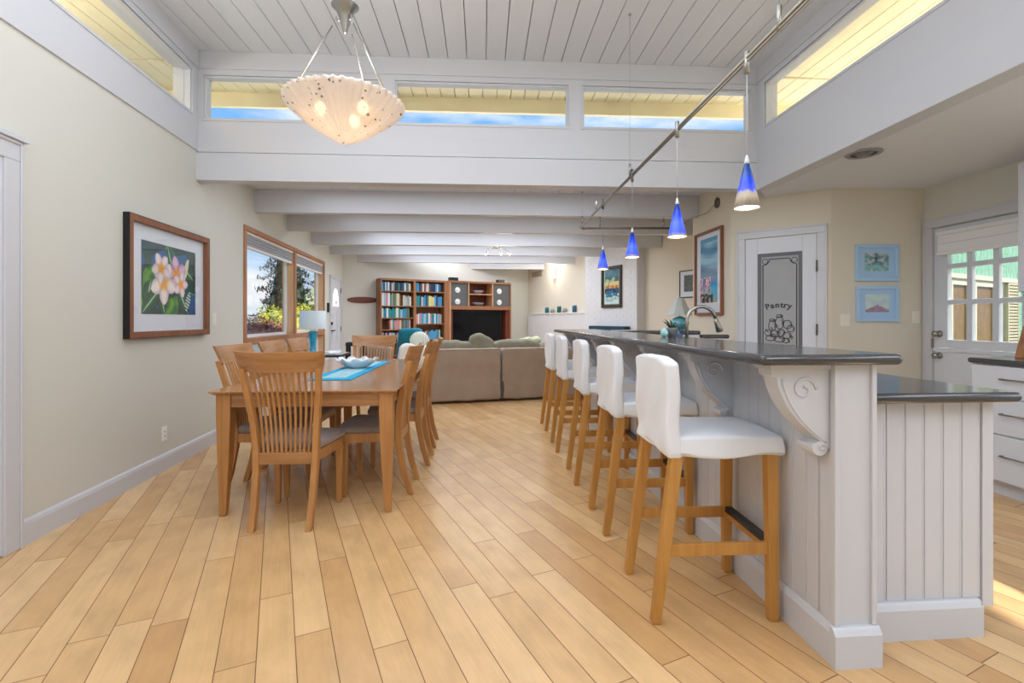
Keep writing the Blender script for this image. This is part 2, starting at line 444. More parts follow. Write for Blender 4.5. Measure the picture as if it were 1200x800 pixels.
# kitchen side of the raised ceiling
ra = (rbx(hby(hx1)), hby(hx1)); rb = (rbx(Y0), Y0)
KB = math.hypot(1, 0.055)
def bs(Y): return (ra[1] - Y) * KB
wallseg('wall_right_upper', ra, rb, 2.705, 3.62, 0.12, TRIMW, [(bs(4.594), bs(2.2), 3.015, 3.415), (bs(2.05), bs(-0.9), 3.015, 3.415)])
mb = MB(); mb.box(-0.02, bs(Y0), -0.014, 0.12, 2.442, 2.700)
struct(mb, 'trim_3', TRIMW, loc=(ra[0], ra[1], 0), rotz=math.atan2(rb[1] - ra[1], rb[0] - ra[0]), bevel=0.003)
mb = MB(); mb.box(0.0, bs(Y0), -0.010, 0.0, 3.47, 3.612)
struct(mb, 'trim_4', TRIMW, loc=(ra[0], ra[1], 0), rotz=math.atan2(rb[1] - ra[1], rb[0] - ra[0]))
mb = MB(); mb.box(0.0, ls(4.40), -0.010, 0.0, 3.455, 3.612)
struct(mb, 'trim_5', TRIMW, loc=(lwx(Y0) + .014, Y0, 0), rotz=math.atan2(1, -0.132))

def winunit(name, p, ang, w, z0, z1, d0=-0.006, d1=0.13, fw=0.03, m=TRIMW, bead=0.018, back=0.05, parent=None):
    """fixed clerestory light: thin casing bead proud of the wall, jamb and pane"""
    t = thing(name, (p[0], p[1], 0), ang, kind=S)
    mb = MB()
    for (a, b, c, e) in ((0, w, z1 - fw, z1), (0, w, z0, z0 + fw * .6), (0, fw * .7, z0 + fw * .6, z1 - fw), (w - fw * .7, w, z0 + fw * .6, z1 - fw)):
        mb.box(a, b, d0 + .01, back + .02, c, e)
    bw = bead
    for (a, b, c, e) in ((-bw, w + bw, z1, z1 + bw), (-bw, w + bw, z0 - bw, z0), (-bw, 0, z0, z1), (w, w + bw, z0, z1)):
        mb.box(a, b, d0, 0.012, c, e)
    mb.build('window_frame', m, t, bevel=0.002)
    MB().box(fw * .7, w - fw * .7, back, back + .005, z0 + fw * .6, z1 - fw).build('window_pane', GLASS, t)
    return t
n = 1
for a, b in WX:
    winunit('window_%d' % n, (a, hby(a)), hang, (b - a) / ch, 3.006, 3.40, fw=.02); n += 1
ra_ang = math.atan2(rb[1] - ra[1], rb[0] - ra[0])
for ya, yb in ((4.594, 2.2), (2.05, -0.9)):
    winunit('window_%d' % n, (rbx(ya), ya), ra_ang, (ya - yb) * KB, 3.015, 3.415, fw=.02); n += 1
la_ang = math.atan2(1, -0.132)
for ya, yb in ((-1.2, 1.35), (1.45, 4.30)):
    winunit('window_%d' % n, (lwx(ya) + .012, ya), la_ang, (yb - ya) * K1, 3.017, 3.40, fw=.02); n += 1

# ceiling beams of the living wing (parallel to the header)
def beam(nm, yc, xa, xb, z0=2.45, z1=2.722, th=0.095):
    f = lambda X: yc + 0.0594 * X
    L = (xb - xa) / ch
    mb = MB().box(0, L, 0, th, z0, z1)
    struct(mb, nm, TRIMW, loc=(xa, f(xa), 0), rotz=hang, bevel=0.004)
k = 6
def wingx(Y): return 2.66 - 0.478 * (Y - 8.45)
for yc in (5.90, 7.10, 8.36, 9.62, 10.93, 12.25):
    xa = lwx(yc - .2) - .02; xb = min(wingx(yc + .05), 2.30 if yc < 6.3 else 9)
    if yc > 12: xa = -1.30
    if yc == 9.62: xb = 2.02
    if yc == 8.36: xb = 2.60
    beam('trim_%d' % k, yc, xa, xb); k += 1

# soffits and fascias outside the clerestory
def quad_strip(p, q, nrm, w0, w1):
    return [(p[0] + nrm[0] * w0, p[1] + nrm[1] * w0), (q[0] + nrm[0] * w0, q[1] + nrm[1] * w0), (q[0] + nrm[0] * w1, q[1] + nrm[1] * w1), (p[0] + nrm[0] * w1, p[1] + nrm[1] * w1)]
back_s = [(-4.05, 4.56), (3.62, 4.98), (3.62, 5.62), (-4.05, 5.20)]
boards('roof_soffit', back_s, TH, 0.15, 0.008, 3.618, 3.640, SOFFIT)
boards('roof_soffit_side', [(rbx(Y0) + .13, Y0), (3.75, Y0), (3.62, 4.975), (rbx(4.8) + .13, 4.86)], TH, 0.15, 0.008, 3.618, 3.640, SOFFIT)
boards('roof_soffit_porch', [(lwx(Y0) - 1.1, Y0), (lwx(Y0) - .16, Y0), (lwx(4.56) - .16, 4.555), (-4.05, 4.555)], TH, 0.15, 0.008, 3.618, 3.640, SOFFIT)
mb = MB(); mb.box(0, 7.9, 0, 0.05, 3.470, 3.655)
struct(mb, 'trim_13', SOFFIT, loc=(-4.1, 5.17, 0), rotz=R(3.15))
mb = MB(); mb.prism([(3.62, 5.6), (3.66, 5.6), (3.80, Y0), (3.75, Y0)], 3.50, 3.655)
struct(mb, 'trim_14', SOFFIT)
mb = MB(); mb.prism([(-4.1, 5.18), (-4.05, 5.18), (lwx(Y0) - 1.05, Y0), (lwx(Y0) - 1.1, Y0)], 3.50, 3.655)
struct(mb, 'trim_15', SOFFIT)

# ------------------------------------------------------------------ baseboards
def baseb(nm, p0, p1, h=0.135, m=TRIMW):
    p0 = Vector(p0); p1 = Vector(p1); d = p1 - p0
    prof = [(0.0, 0.0), (-0.017, 0.0), (-0.017, h - .03), (-0.012, h - .012), (-0.004, h), (0.0, h)]
    rings = [[(x, y, z) for y, z in prof] for x in (0, d.length)]
    struct(MB().loft(rings), nm, m, loc=(p0.x, p0.y, 0), rotz=math.atan2(d.y, d.x))
baseb('baseboard_left', (lwx(2.59), 2.59), (lwx(9.28), 9.28))
baseb('baseboard_back', (-3.66, 10.565), (0.43, 13.1))
baseb('baseboard_living', (0.43, 13.1), (3.69, 6.28))
baseb('baseboard_hall', (2.29, 6.21), (2.35, 5.27))
baseb('baseboard_kitchen', (3.06, 4.70), (3.95, 4.70))
baseb('baseboard_right', rwp(3.64), rwp(3.58))

# ------------------------------------------------------------------ big window on the dining-side wall
w = thing('window_8', (lwx(5.42), 5.42, 0), la_ang, kind=S)
WL = (8.96 - 5.42) * K1; mid = (7.23 - 5.42) * K1
z0, z1 = 0.50, 2.25
mb = MB()
cs = 0.055
mb.box(0, WL, -0.02, 0.0, z1 - cs, z1); mb.box(0, cs, -0.02, 0.0, z0, z1 - cs); mb.box(WL - cs, WL, -0.02, 0.0, z0, z1 - cs); mb.box(cs, WL - cs, -0.02, 0.0, z0 - .02, z0 + cs)
mb.build('window_casing', WINW, w, bevel=0.003)
mb = MB()
mb.box(mid - .045, mid + .045, -0.02, 0.13, z0 + cs, z1 - cs)
mb.box(cs, mid - .045, -0.02, 0.13, 0.925, 0.985); mb.box(mid + .045, WL - cs, -0.02, 0.13, 0.925, 0.985)
mb.build('window_mullion', WINW, w, bevel=0.003)
mb = MB()
for a, b in ((cs, mid - .045), (mid + .045, WL - cs)):
    mb.box(a, a + .012, 0, 0.15, z0 + cs, z1 - cs); mb.box(b - .012, b, 0, 0.15, z0 + cs, z1 - cs); mb.box(a, b, 0, 0.15, z1 - cs - .012, z1 - cs)
mb.build('window_jamb', JAMBW, w)
mb = MB()
for a, b in ((cs + .012, mid - .057), (mid + .057, WL - cs - .012)):
    for c, e in ((0.985, z1 - cs - .012), (z0 + cs, 0.925)):
        f = .035
        mb.box(a, b, .085, .12, c, c + f); mb.box(a, b, .085, .12, e - f, e); mb.box(a, a + f, .085, .12, c, e); mb.box(b - f, b, .085, .12, c, e)
mb.build('window_sash', mat('white_vinyl_sash', (238, 240, 240), 0.35), w, bevel=0.002)
mb = MB()
for a, b in ((cs + .04, mid - .085), (mid + .085, WL - cs - .04)):
    mb.box(a, b, .1, .105, 1.02, z1 - .1); mb.box(a, b, .1, .105, z0 + .09, 0.89)
mb.build('window_pane', GLASS, w)
# curtain-like reflective film panels are left clear: daylight only
for a, b, lab in ((cs + .015, mid - .06, 'first'), (mid + .06, WL - cs - .015, 'second')):
    mb = MB()
    for i in range(4):
        mb.soft(a, b, 0.008, .06, z1 - .085 - .032 * (i + 1), z1 - .085 - .032 * i, r=.014, n=(4, 1, 1), mi=0)
    mb.box(a, b, 0.015, .05, z1 - .24, z1 - .212, mi=1); mb.box(a, b, 0.002, .062, z1 - .085, z1 - .057, mi=1)
    mb.build('window_shade', [SHADEF, SHADEW], w)

# ------------------------------------------------------------------ doors
def casing(mb, w, h, cw=0.09, t=0.018, hd=0.0, cap=False):
    mb.box(-cw, 0, -t, 0, 0, h); mb.box(w, w + cw, -t, 0, 0, h); mb.box(-cw, w + cw, -t, 0, h, h + cw)
    mb.box(-cw, -cw + .018, -t - .008, -t, 0, h + cw); mb.box(w + cw - .018, w + cw, -t - .008, -t, 0, h + cw); mb.box(-cw, w + cw, -t - .008, -t, h + cw - .018, h + cw)
    if cap: mb.box(-cw - .02, w + cw + .02, -t - .02, 0, h + cw, h + cw + .03)
# door beside the viewpoint in the dining-side wall
d = thing('door_1', (lwx(1.58), 1.58, 0), la_ang, kind=S)
mb = MB(); casing(mb, 0.90, 2.02, 0.105, 0.022, cap=True); mb.build('door_casing', TRIMW, d, bevel=0.004)
mb = MB(); mb.box(0, .90, -.012, -0.002, 0.01, 2.02)
for zz in ((.25, .85), (1.05, 1.85)):
    for xx in ((.1, .41), (.49, .8)):
        mb.box(xx[0], xx[1], -.018, -.012, zz[0], zz[1])
mb.build('door_slab', WHITE, d, bevel=0.004)
# front door at the far end, fanlight on top
d = thing('door_2', (lwx(9.42), 9.42, 0), la_ang, kind=S)
mb = MB(); casing(mb, 0.90, 2.0, 0.055, 0.02); mb.build('door_casing', TRIMW, d, bevel=0.003)
DOORW = mat('cool_white_door_paint', (214, 216, 224), 0.4)
mb = MB(); mb.box(0, .90, -.010, 0.0, 0.01, 2.0)
for x0_, x1_, za, zb in ((.10, .40, .2, .62), (.50, .80, .2, .62), (.10, .40, .74, 1.36), (.50, .80, .74, 1.36)):
    mb.box(x0_, x1_, -.017, -.010, za, zb); mb.box(x0_ + .05, x1_ - .05, -.024, -.017, za + .05, zb - .05)
mb.build('door_slab', DOORW, d, bevel=0.004)
out = [(.20, 1.46)] + [(.45 - .25 * math.cos(t), 1.50 + .32 * math.sin(t)) for t in [PI * i / 16 for i in range(17)]] + [(.70, 1.46)]
mb = MB(); mb.ext(out, -.016, -.010); mb.build('fan_window', emat('fanlight_daylight_emission', (250, 252, 255), 1.0), d)  # emission put into the pane in place of daylight behind it
mb = MB()
for t in (PI * .25, PI * .5, PI * .75):
    mb.tube([(.45, -.019, 1.47), (.45 - .25 * math.cos(t), -.019, 1.5 + .32 * math.sin(t))], .007, 6)
mb.build('fan_window_grille', TRIMW, d)
mb = MB(); mb.lathe([(.001, -.03), (.03, -.03), (.03, 0)], 16); o = mb.build('deadbolt', DARKM, d, loc=(.07, -.035, 1.12)); o.rotation_euler = (PI / 2, 0, 0)
mb = MB(); mb.tube([(.07, -.01, .98), (.07, -.06, .98)], .012); mb.tube([(.07, -.06, .98), (.17, -.06, .985)], .011); mb.lathe([(.001, 0), (.032, 0), (.032, .012), (.001, .012)], 16, c=(.07, -.02, .974)); mb.build('door_handle', DARKM, d)
for z in (.25, 1.0, 1.8):
    MB().box(.885, .915, -.026, -.012, z - .05, z + .05).build('hinge', HINGE, d)

# pantry door with the etched glass
pd = Vector((3.03 - 2.41, 4.73 - 5.22)); pang = math.atan2(pd.y, pd.x)
PO = Vector((2.35, 5.27)); pu = Vector((math.cos(pang), math.sin(pang)))
def pan_s(u):      # distance along pantry wall for an image ray tangent u
    return (u * PO.y - PO.x) / (pu.x - u * pu.y)
s_l = pan_s((873.5 - 600) / 575); s_r = pan_s((957.5 - 600) / 575)
pw = s_r - s_l; PH = 2.04
dp = PO + pu * s_l
d = thing('door_3', (dp.x, dp.y, 0), pang, kind=S)
mb = MB(); casing(mb, pw, PH, 0.085, 0.02); mb.build('door_casing', TRIMW, d, bevel=0.004)
gx0 = pan_s((888 - 600) / 575) - s_l; gx1 = pan_s((940.5 - 600) / 575) - s_l
gz0, gz1 = 0.25, 1.875
mb = MB()
mb.box(.003, gx0, -.012, 0, .01, PH - .004); mb.box(gx1, pw - .003, -.012, 0, .01, PH - .004)
mb.box(gx0, gx1, -.012, 0, gz1, PH - .004); mb.box(gx0, gx1, -.012, 0, .01, gz0)
mb.build('door_slab', WHITE, d, bevel=0.003)
FROST = mat('frosted_glass', (168, 170, 172), 0.55, spec=0.3, var=0.04, vscale=5)
ETCH = mat('etched_dark_glass', (104, 106, 110), 0.5)
ETCHD = mat('etched_outline', (62, 62, 66), 0.5)
MB().box(gx0, gx1, -.004, -.001, gz0, gz1).build('etched_pane', FROST, d)
mb = MB()
gw = gx1 - gx0; bo = .0
def rectring(mb, a, b, c, e, t, y=-.0055, mi=0):
    mb.box(a, b, y, y + .0015, e - t, e, mi); mb.box(a, b, y, y + .0015, c, c + t, mi); mb.box(a, a + t, y, y + .0015, c + t, e - t, mi); mb.box(b - t, b, y, y + .0015, c + t, e - t, mi)
rectring(mb, gx0, gx1, gz0, gz1, .035)
mb.build('etched_border', ETCH, d)
mb = MB()
i1, i2, j1, j2 = gx0 + .05, gx1 - .05, gz0 + .06, gz1 - .06
cr = .06
def arc(cx, cz, a0, a1, r=cr, k=8): return [(cx + r * math.cos(a0 + (a1 - a0) * q / k), -.006, cz + r * math.sin(a0 + (a1 - a0) * q / k)) for q in range(k + 1)]
line = arc(i1, j2, -PI / 2, 0) + arc(i2, j2, PI, PI * 1.5) + arc(i2, j1, PI / 2, PI) + arc(i1, j1, 0, PI / 2)
mb.tube(line + [line[0]], .0042, 5)
for (cx, cz) in ((i1 + .02, j2 - .02), (i2 - .02, j2 - .02)):
    mb.tube(arc(cx, cz, 0, 2 * PI, .026, 12), .003, 5)
mb.build('etched_scroll', ETCHD, d)
# fruit and jar engraving
gcx = (gx0 + gx1) / 2
mb = MB()
def ring(cx, cz, rx, rz, r=.0032, a0=0, a1=2 * PI, k=18):
    mb.tube([(cx + rx * math.cos(a0 + (a1 - a0) * q / k), -.0065, cz + rz * math.sin(a0 + (a1 - a0) * q / k)) for q in range(k + 1)], r, 5)
ez = 1.075
for cx, cz, rx, rz in ((-.07, .055, .035, .05), (-.07, .11, .028, .012), (.0, .085, .04, .06), (0, .15, .03, .014), (.075, .07, .04, .04), (.105, .03, .035, .032), (-.11, -.01, .035, .03), (-.05, -.02, .04, .034), (.015, -.01, .036, .032), (.07, -.035, .04, .03), (-.085, -.065, .05, .024), (0, -.075, .05, .026), (.06, -.085, .034, .022)):
    ring(gcx + cx * .95, ez + cz * 1.05, rx * .95, rz * 1.05)
    ring(gcx + cx * .95 + rx * .2, ez + cz * 1.05, rx * .5, rz * .55, .0022, -1.0, 1.6, 8)
for q in range(9):
    a = rnd.uniform(-.11, .11); c = rnd.uniform(-.08, .08)
    mb.tube([(gcx + a, -.0065, ez + c), (gcx + a + rnd.uniform(-.02, .02), -.0065, ez + c + .02), (gcx + a + rnd.uniform(-.03, .03), -.0065, ez + c + .03)], .004, 5)
mb.build('etched_fruit_emblem', ETCHD, d)
def letter(ch, size, x, z, rot, parent, y=-.0075, mt=ETCHD, offset=0.0):
    cu = bpy.data.curves.new('letter', 'FONT'); cu.body = ch; cu.size = size; cu.extrude = .0008; cu.offset = offset; cu.align_x = 'CENTER'
    o = bpy.data.objects.new('letter', cu); COL.objects.link(o)
    dg = bpy.context.evaluated_depsgraph_get(); me = bpy.data.meshes.new_from_object(o.evaluated_get(dg)); bpy.data.objects.remove(o)
    M = Matrix.Translation((x, y, z)) @ Matrix.Rotation(rot, 4, 'Y') @ Matrix.Rotation(PI / 2, 4, 'X')
    vs = [M @ v.co for v in me.vertices]; fs = [tuple(p.vertices) for p in me.polygons]
    bpy.data.meshes.remove(me)
    return vs, fs
mb = MB()
word = 'Pantry'; RA = .34
for i, c in enumerate(word):
    off = (-.112, -.066, -.020, .022, .054, .094)[i] * .93
    a = off / RA
    vs, fs = letter(c, .080, gcx + RA * math.sin(a), ez + .245 - RA * (1 - math.cos(a)), a, d, offset=.0022)
    mb.add(vs, fs)
mb.build('pantry_lettering', ETCHD, d)
mb = MB()
for i in range(9):
    x = gcx - .12 + i * .03
    mb.tube([(x - .011, -.0065, ez - .137), (x - .004, -.0065, ez - .130), (x + .004, -.0065, ez - .138), (x + .011, -.0065, ez - .131)], .0022, 5)
mb.build('etched_small_script', ETCHD, d)
for z in (.3, 1.1, 1.72):
    mb = MB(); mb.box(pw - .008, pw + .010, -.03, -.012, z - .05, z + .05); mb.tube([(pw, -.032, z - .055), (pw, -.032, z + .055)], .006); mb.build('hinge', HINGE, d)
mb = MB(); mb.lathe([(.001, 0), (.012, 0), (.012, .03), (.028, .04), (.03, .055), (.02, .066), (.001, .068)], 18); o = mb.build('door_knob', STEEL, d, loc=(.06, -.012, .93)); o.rotation_euler = (PI / 2, 0, 0)

# dutch door with nine panes
yl, yr = 4.607, 3.735
d = thing('door_4', (*rwp(yl), 0), math.atan2(RD.y, RD.x), kind=S)
DW = (yl - yr) * KR
mb = MB(); casing(mb, DW, 2.055, 0.085, 0.02); mb.build('door_casing', TRIMW, d, bevel=0.004)
gxa = (yl - 4.474) * KR; gxb = DW - .135; zb = 1.015; zt = 1.96
mb = MB()
mb.box(.004, DW - .004, 0.0, .045, .01, .90); mb.box(.004, DW - .004, -.012, .05, .905, .935)
for a, b in ((.1, DW / 2 - .03), (DW / 2 + .03, DW - .1)):
    mb.box(a, b, -.008, 0, .2, .75)
mb.build('lower_leaf', WHITE, d, bevel=0.004)
mb = MB()
mb.box(.004, gxa, 0, .045, .94, 2.045); mb.box(gxb, DW - .004, 0, .045, .94, 2.045); mb.box(gxa, gxb, 0, .045, .94, zb); mb.box(gxa, gxb, 0, .045, zt, 2.045)
mb.build('upper_leaf', WHITE, d, bevel=0.004)
mb = MB()
cw = (gxb - gxa - 2 * .045) / 3
for i in (1, 2):
    x = gxa + i * cw + (i - 1) * .045; mb.box(x, x + .045, .004, .04, zb, zt)
for z in (1.335, 1.66):
    mb.box(gxa, gxb, .006, .038, z, z + .042)
mb.build('muntin_grille', WHITE, d, bevel=0.004)
MB().box(gxa, gxb, .02, .024, zb, zt).build('door_pane', GLASS, d)
mb = MB()
for i in range(2): mb.soft(gxa - .055, gxb + .055, -.044, -.006, 1.812 + i * .078, 1.890 + i * .078, r=.008, n=(5, 1, 1))
mb.box(gxa - .06, gxb + .06, -.05, -.002, 1.785, 1.812); mb.box(gxa - .06, gxb + .06, -.055, 0, 1.967, 2.0)
mb.build('door_shade', SHADEW, d, bevel=.002)
for z, r_ in ((1.065, .03), (.865, .03)):
    mb = MB(); mb.lathe([(.001, 0), (r_, 0), (r_, .01), (r_ * .5, .014), (r_ * .45, .035), (r_ * .85, .045), (r_ * .9, .06), (.001, .066)], 18)
    o = mb.build('deadbolt' if z > 1 else 'door_knob', STEEL, d, loc=(.062, 0, z)); o.rotation_euler = (PI / 2, 0, 0)
mb = MB(); mb.box(-.004, .006, -.024, -.004, .93, 1.02); mb.build('latch_bolt', STEEL, d)

# kitchen window over the counter and rear glazing
winunit('window_9', rwp(2.35), math.atan2(RD.y, RD.x), 1.8 * KR, 1.02, 2.12, fw=.05, bead=.06, m=TRIMW)
winunit('window_10', (rwp(Y0)[0] - .5, Y0), PI, 1.6, 0.1, 2.2, fw=.06, bead=.06)
winunit('window_11', (rwp(Y0)[0] - 2.5, Y0), PI, 3.7, 0.1, 2.35, fw=.06, bead=.06)
# ------------------------------------------------------------------ dining table
TR = R(3.8)
tx, ty = -1.342, 4.14
t = thing('dining_table', (tx, ty, 0), TR, 'long honey wood dining table with tapered legs under a turquoise runner', 'table')
TW, TL, TZ = 1.115, 2.34, .768
def rr(w, l, z, cr=.012): return [(-w / 2, -l / 2, z), (w / 2, -l / 2, z), (w / 2, l / 2, z), (-w / 2, l / 2, z)]
mb = MB(); mb.loft([rr(TW - .05, TL - .05, TZ - .026), rr(TW, TL, TZ - .010), rr(TW, TL, TZ - .003), rr(TW - .006, TL - .006, TZ)])
mb.build('tabletop', OAKY, t)
mb = MB()
for sx in (-1, 1): mb.box(sx * (TW / 2 - .055) - .011, sx * (TW / 2 - .055) + .011, -TL / 2 + .06, TL / 2 - .06, TZ - .105, TZ - .026)
for sy in (-1, 1): mb.box(-TW / 2 + .06, TW / 2 - .06, sy * (TL / 2 - .055) - .011, sy * (TL / 2 - .055) + .011, TZ - .105, TZ - .026)
mb.build('apron', OAKX, t, bevel=.002)
for sx in (-1, 1):
    for sy in (-1, 1):
        x = sx * (TW / 2 - .072); y = sy * (TL / 2 - .072)
        mb = MB(); mb.post([(x + sx * .012, y + sy * .012, 0.0, .034, .034), (x + sx * .01, y + sy * .01, .02, .040, .040), (x + sx * .003, y + sy * .003, .35, .068, .068), (x, y, .62, .084, .084), (x, y, TZ - .026, .084, .084)])
        mb.build('leg', OAK, t, bevel=.004)
# runner and bowl
def table_pt(lx, ly):
    c, s_ = math.cos(TR), math.sin(TR); return (tx + lx * c - ly * s_, ty + lx * s_ + ly * c)
BLUE = mat('turquoise_runner_fabric', (0, 172, 222), 0.8, bump=.2, bscale=120)
WAVE = mat('pale_runner_panel_fabric', (160, 206, 226), 0.8, bump=.2, bscale=120, var=.18, vscale=16)
rx0, rx1, ry0, ry1 = -.150, .155, -.66, .86
t = thing('table_runner', (*table_pt(0, 0), TZ), TR, 'turquoise table runner with a paler woven centre panel lying on the dining table', 'table runner')
mb = MB(); mb.soft(rx0, rx1, ry0, ry1, 0.0008, .006, r=.003, n=(8, 24, 1)); mb.build('runner_border', BLUE, t)
mb = MB(); mb.soft(rx0 + .065, rx1 - .065, ry0 + .09, ry1 - .09, .0035, .0078, r=.002, n=(6, 20, 1)); mb.build('runner_panel', WAVE, t)
ICE = mat('frosted_white_glass', (222, 232, 238), .15, spec=.8, coat=.6)
bx, by = table_pt(-.005, .165)
mb = MB(); seg = 72
def fl_(t, z): return .10 * math.sin(9 * t) * smooth(.02, .06, z)
prof = [(.001, .004), (.06, .004), (.065, 0.0), (.075, .006), (.11, .022), (.145, .05), (.172, .078), (.168, .080), (.138, .055), (.10, .028), (.06, .014), (.001, .012)]
rings = []
for r_, z in prof:
    rings.append([(r_ * (1 + .07 * math.sin(9 * a) * smooth(.01, .06, z)) * math.cos(a), r_ * (1 + .07 * math.sin(9 * a) * smooth(.01, .06, z)) * math.sin(a), z + .012 * math.sin(9 * a + 1) * smooth(.03, .078, z)) for a in [2 * PI * k / seg for k in range(seg)]])
mb.loft(rings, smooth=True, cap=False)
mb.build('ruffled_bowl', ICE, loc=(bx, by, TZ + .008), label='ruffled white glass bowl sitting on the turquoise table runner', cat='bowl')

# ------------------------------------------------------------------ dining chair (front faces +y)
def make_chair():
    t = thing('dining_chair', (0, 0, 0))
    for sx in (-1, 1):
        mb = MB(); mb.post([(sx * .158, -.235, 0, .030, .034), (sx * .160, -.226, .02, .034, .040), (sx * .163, -.185, .16, .036, .044), (sx * .166, -.152, .34, .036, .048), (sx * .170, -.146, .44, .036, .048), (sx * .180, -.160, .60, .034, .044), (sx * .198, -.190, .76, .033, .040), (sx * .214, -.235, .92, .032, .034)])
        mb.build('rear_post', OAK, t, bevel=.004)
        mb = MB(); mb.post([(sx * .196, .205, 0, .026, .026), (sx * .196, .205, .018, .031, .031), (sx * .198, .205, .25, .039, .039), (sx * .198, .205, .375, .042, .042)])
        mb.build('leg', OAK, t, bevel=.004)
        mb = MB(); mb.loft([[(sx * .170 - .011, -.13, .368), (sx * .170 + .011, -.13, .368), (sx * .170 + .011, -.13, .430), (sx * .170 - .011, -.13, .430)], [(sx * .205 - .011, .215, .368), (sx * .205 + .011, .215, .368), (sx * .205 + .011, .215, .430), (sx * .205 - .011, .215, .430)]])
        mb.build('side_rail', OAK, t, bevel=.003)
    MB().box(-.152, .152, -.165, -.135, .358, .426).build('rear_rail', OAKX, t, bevel=.003)
    MB().box(-.195, .195, .200, .224, .368, .430).build('front_rail', OAKX, t, bevel=.003)
    def seatshape(p):
        f = (p.y + .13) / .38
        k = .185 + (.235 - .185) * max(0, min(1, f))
        z = p.z + (.012 * (1 - (p.x / .2) ** 2) * (1 - ((p.y - .06) / .2) ** 2) if p.z > .455 else 0)
        y = p.y + (.02 * (1 - (p.x / .2) ** 2) if f > .9 else 0)
        return (p.x * k / .2, y, z)
    mb = MB(); mb.soft(-.2, .2, -.13, .245, .430, .480, r=.024, n=(8, 8, 2), fn=seatshape, amp=.002, freq=14)
    mb.build('seat_cushion', SEATF, t)
    mb = MB(); nn = 16; rings = []
    def cy(x): return -.238 - .045 * (1 - (x / .24) ** 2)
    for i in range(nn + 1):
        x = -.252 + .504 * i / nn; e = 1 - .0 * abs(x)
        zt = 1.016 + .006 * (x / .24) ** 2; zb_ = .898 + .004 * (x / .24) ** 2
        xb = x * .90
        y = cy(x)
        rings.append([(xb, y - .011 + .030, zb_), (xb, y + .011 + .030, zb_), (x * .96, y + .011 + .01, (zt + zb_) / 2), (x, y + .008 - .010, zt), (x, y - .012 - .010, zt), (x * .96, y - .011 + .012, (zt + zb_) / 2)])
    mb.loft(rings); mb.build('crest_rail', OAKX, t, bevel=.003)
    mb = MB()
    for i in range(11):
        f = (i - 5) / 5.0
        pts = []
        for q in range(7):
            s_ = q / 6; z = .42 + .485 * s_
            x = f * (.128 + .038 * s_)
            cv = -.150 - .045 * s_ - .03 * (1 - f * f) * s_ + .02 * math.sin(PI * s_)
            if s_ > .6: cv -= .03 * (s_ - .6) * 1.5
            pts.append((x, cv, z, .0135, .009))
        mb.post(pts)
    mb.build('slats', OAK, t, bevel=.0015, seg=1)
    return t
chair = make_chair()
GR = 'dining chairs around the long wooden table'
spots = [((-1.322, 3.010), 2.5, 'slat-back wooden dining chair at the near end of the table, back turned'),
         ((-.935, 3.515), 93, 'slat-back dining chair, bar side of the table, first from the near end'),
         ((-.930, 4.175), 94, 'slat-back dining chair, bar side of the table, middle of three'),
         ((-.970, 4.735), 94, 'slat-back dining chair on the bar side of the table, last before the sofa'),
         ((-1.735, 3.500), -87, 'slat-back dining chair, window side of the table, first from the near end'),
         ((-1.770, 4.120), -86, 'slat-back dining chair on the window side of the table, middle of the three'),
         ((-1.815, 4.700), -86, 'slat-back dining chair on the window side of the table, last before the lamp'),
         ((-1.540, 5.310), 184, 'slat-back wooden dining chair at the far end of the table, facing the viewer')]
for i, ((x, y), a, lab) in enumerate(spots):
    if i == 0:
        chair.location = (x, y, 0); chair.rotation_euler.z = R(a); tag(chair, lab, 'chair', GR)
    else:
        dup(chair, (x, y, 0), R(a), lab, GR)

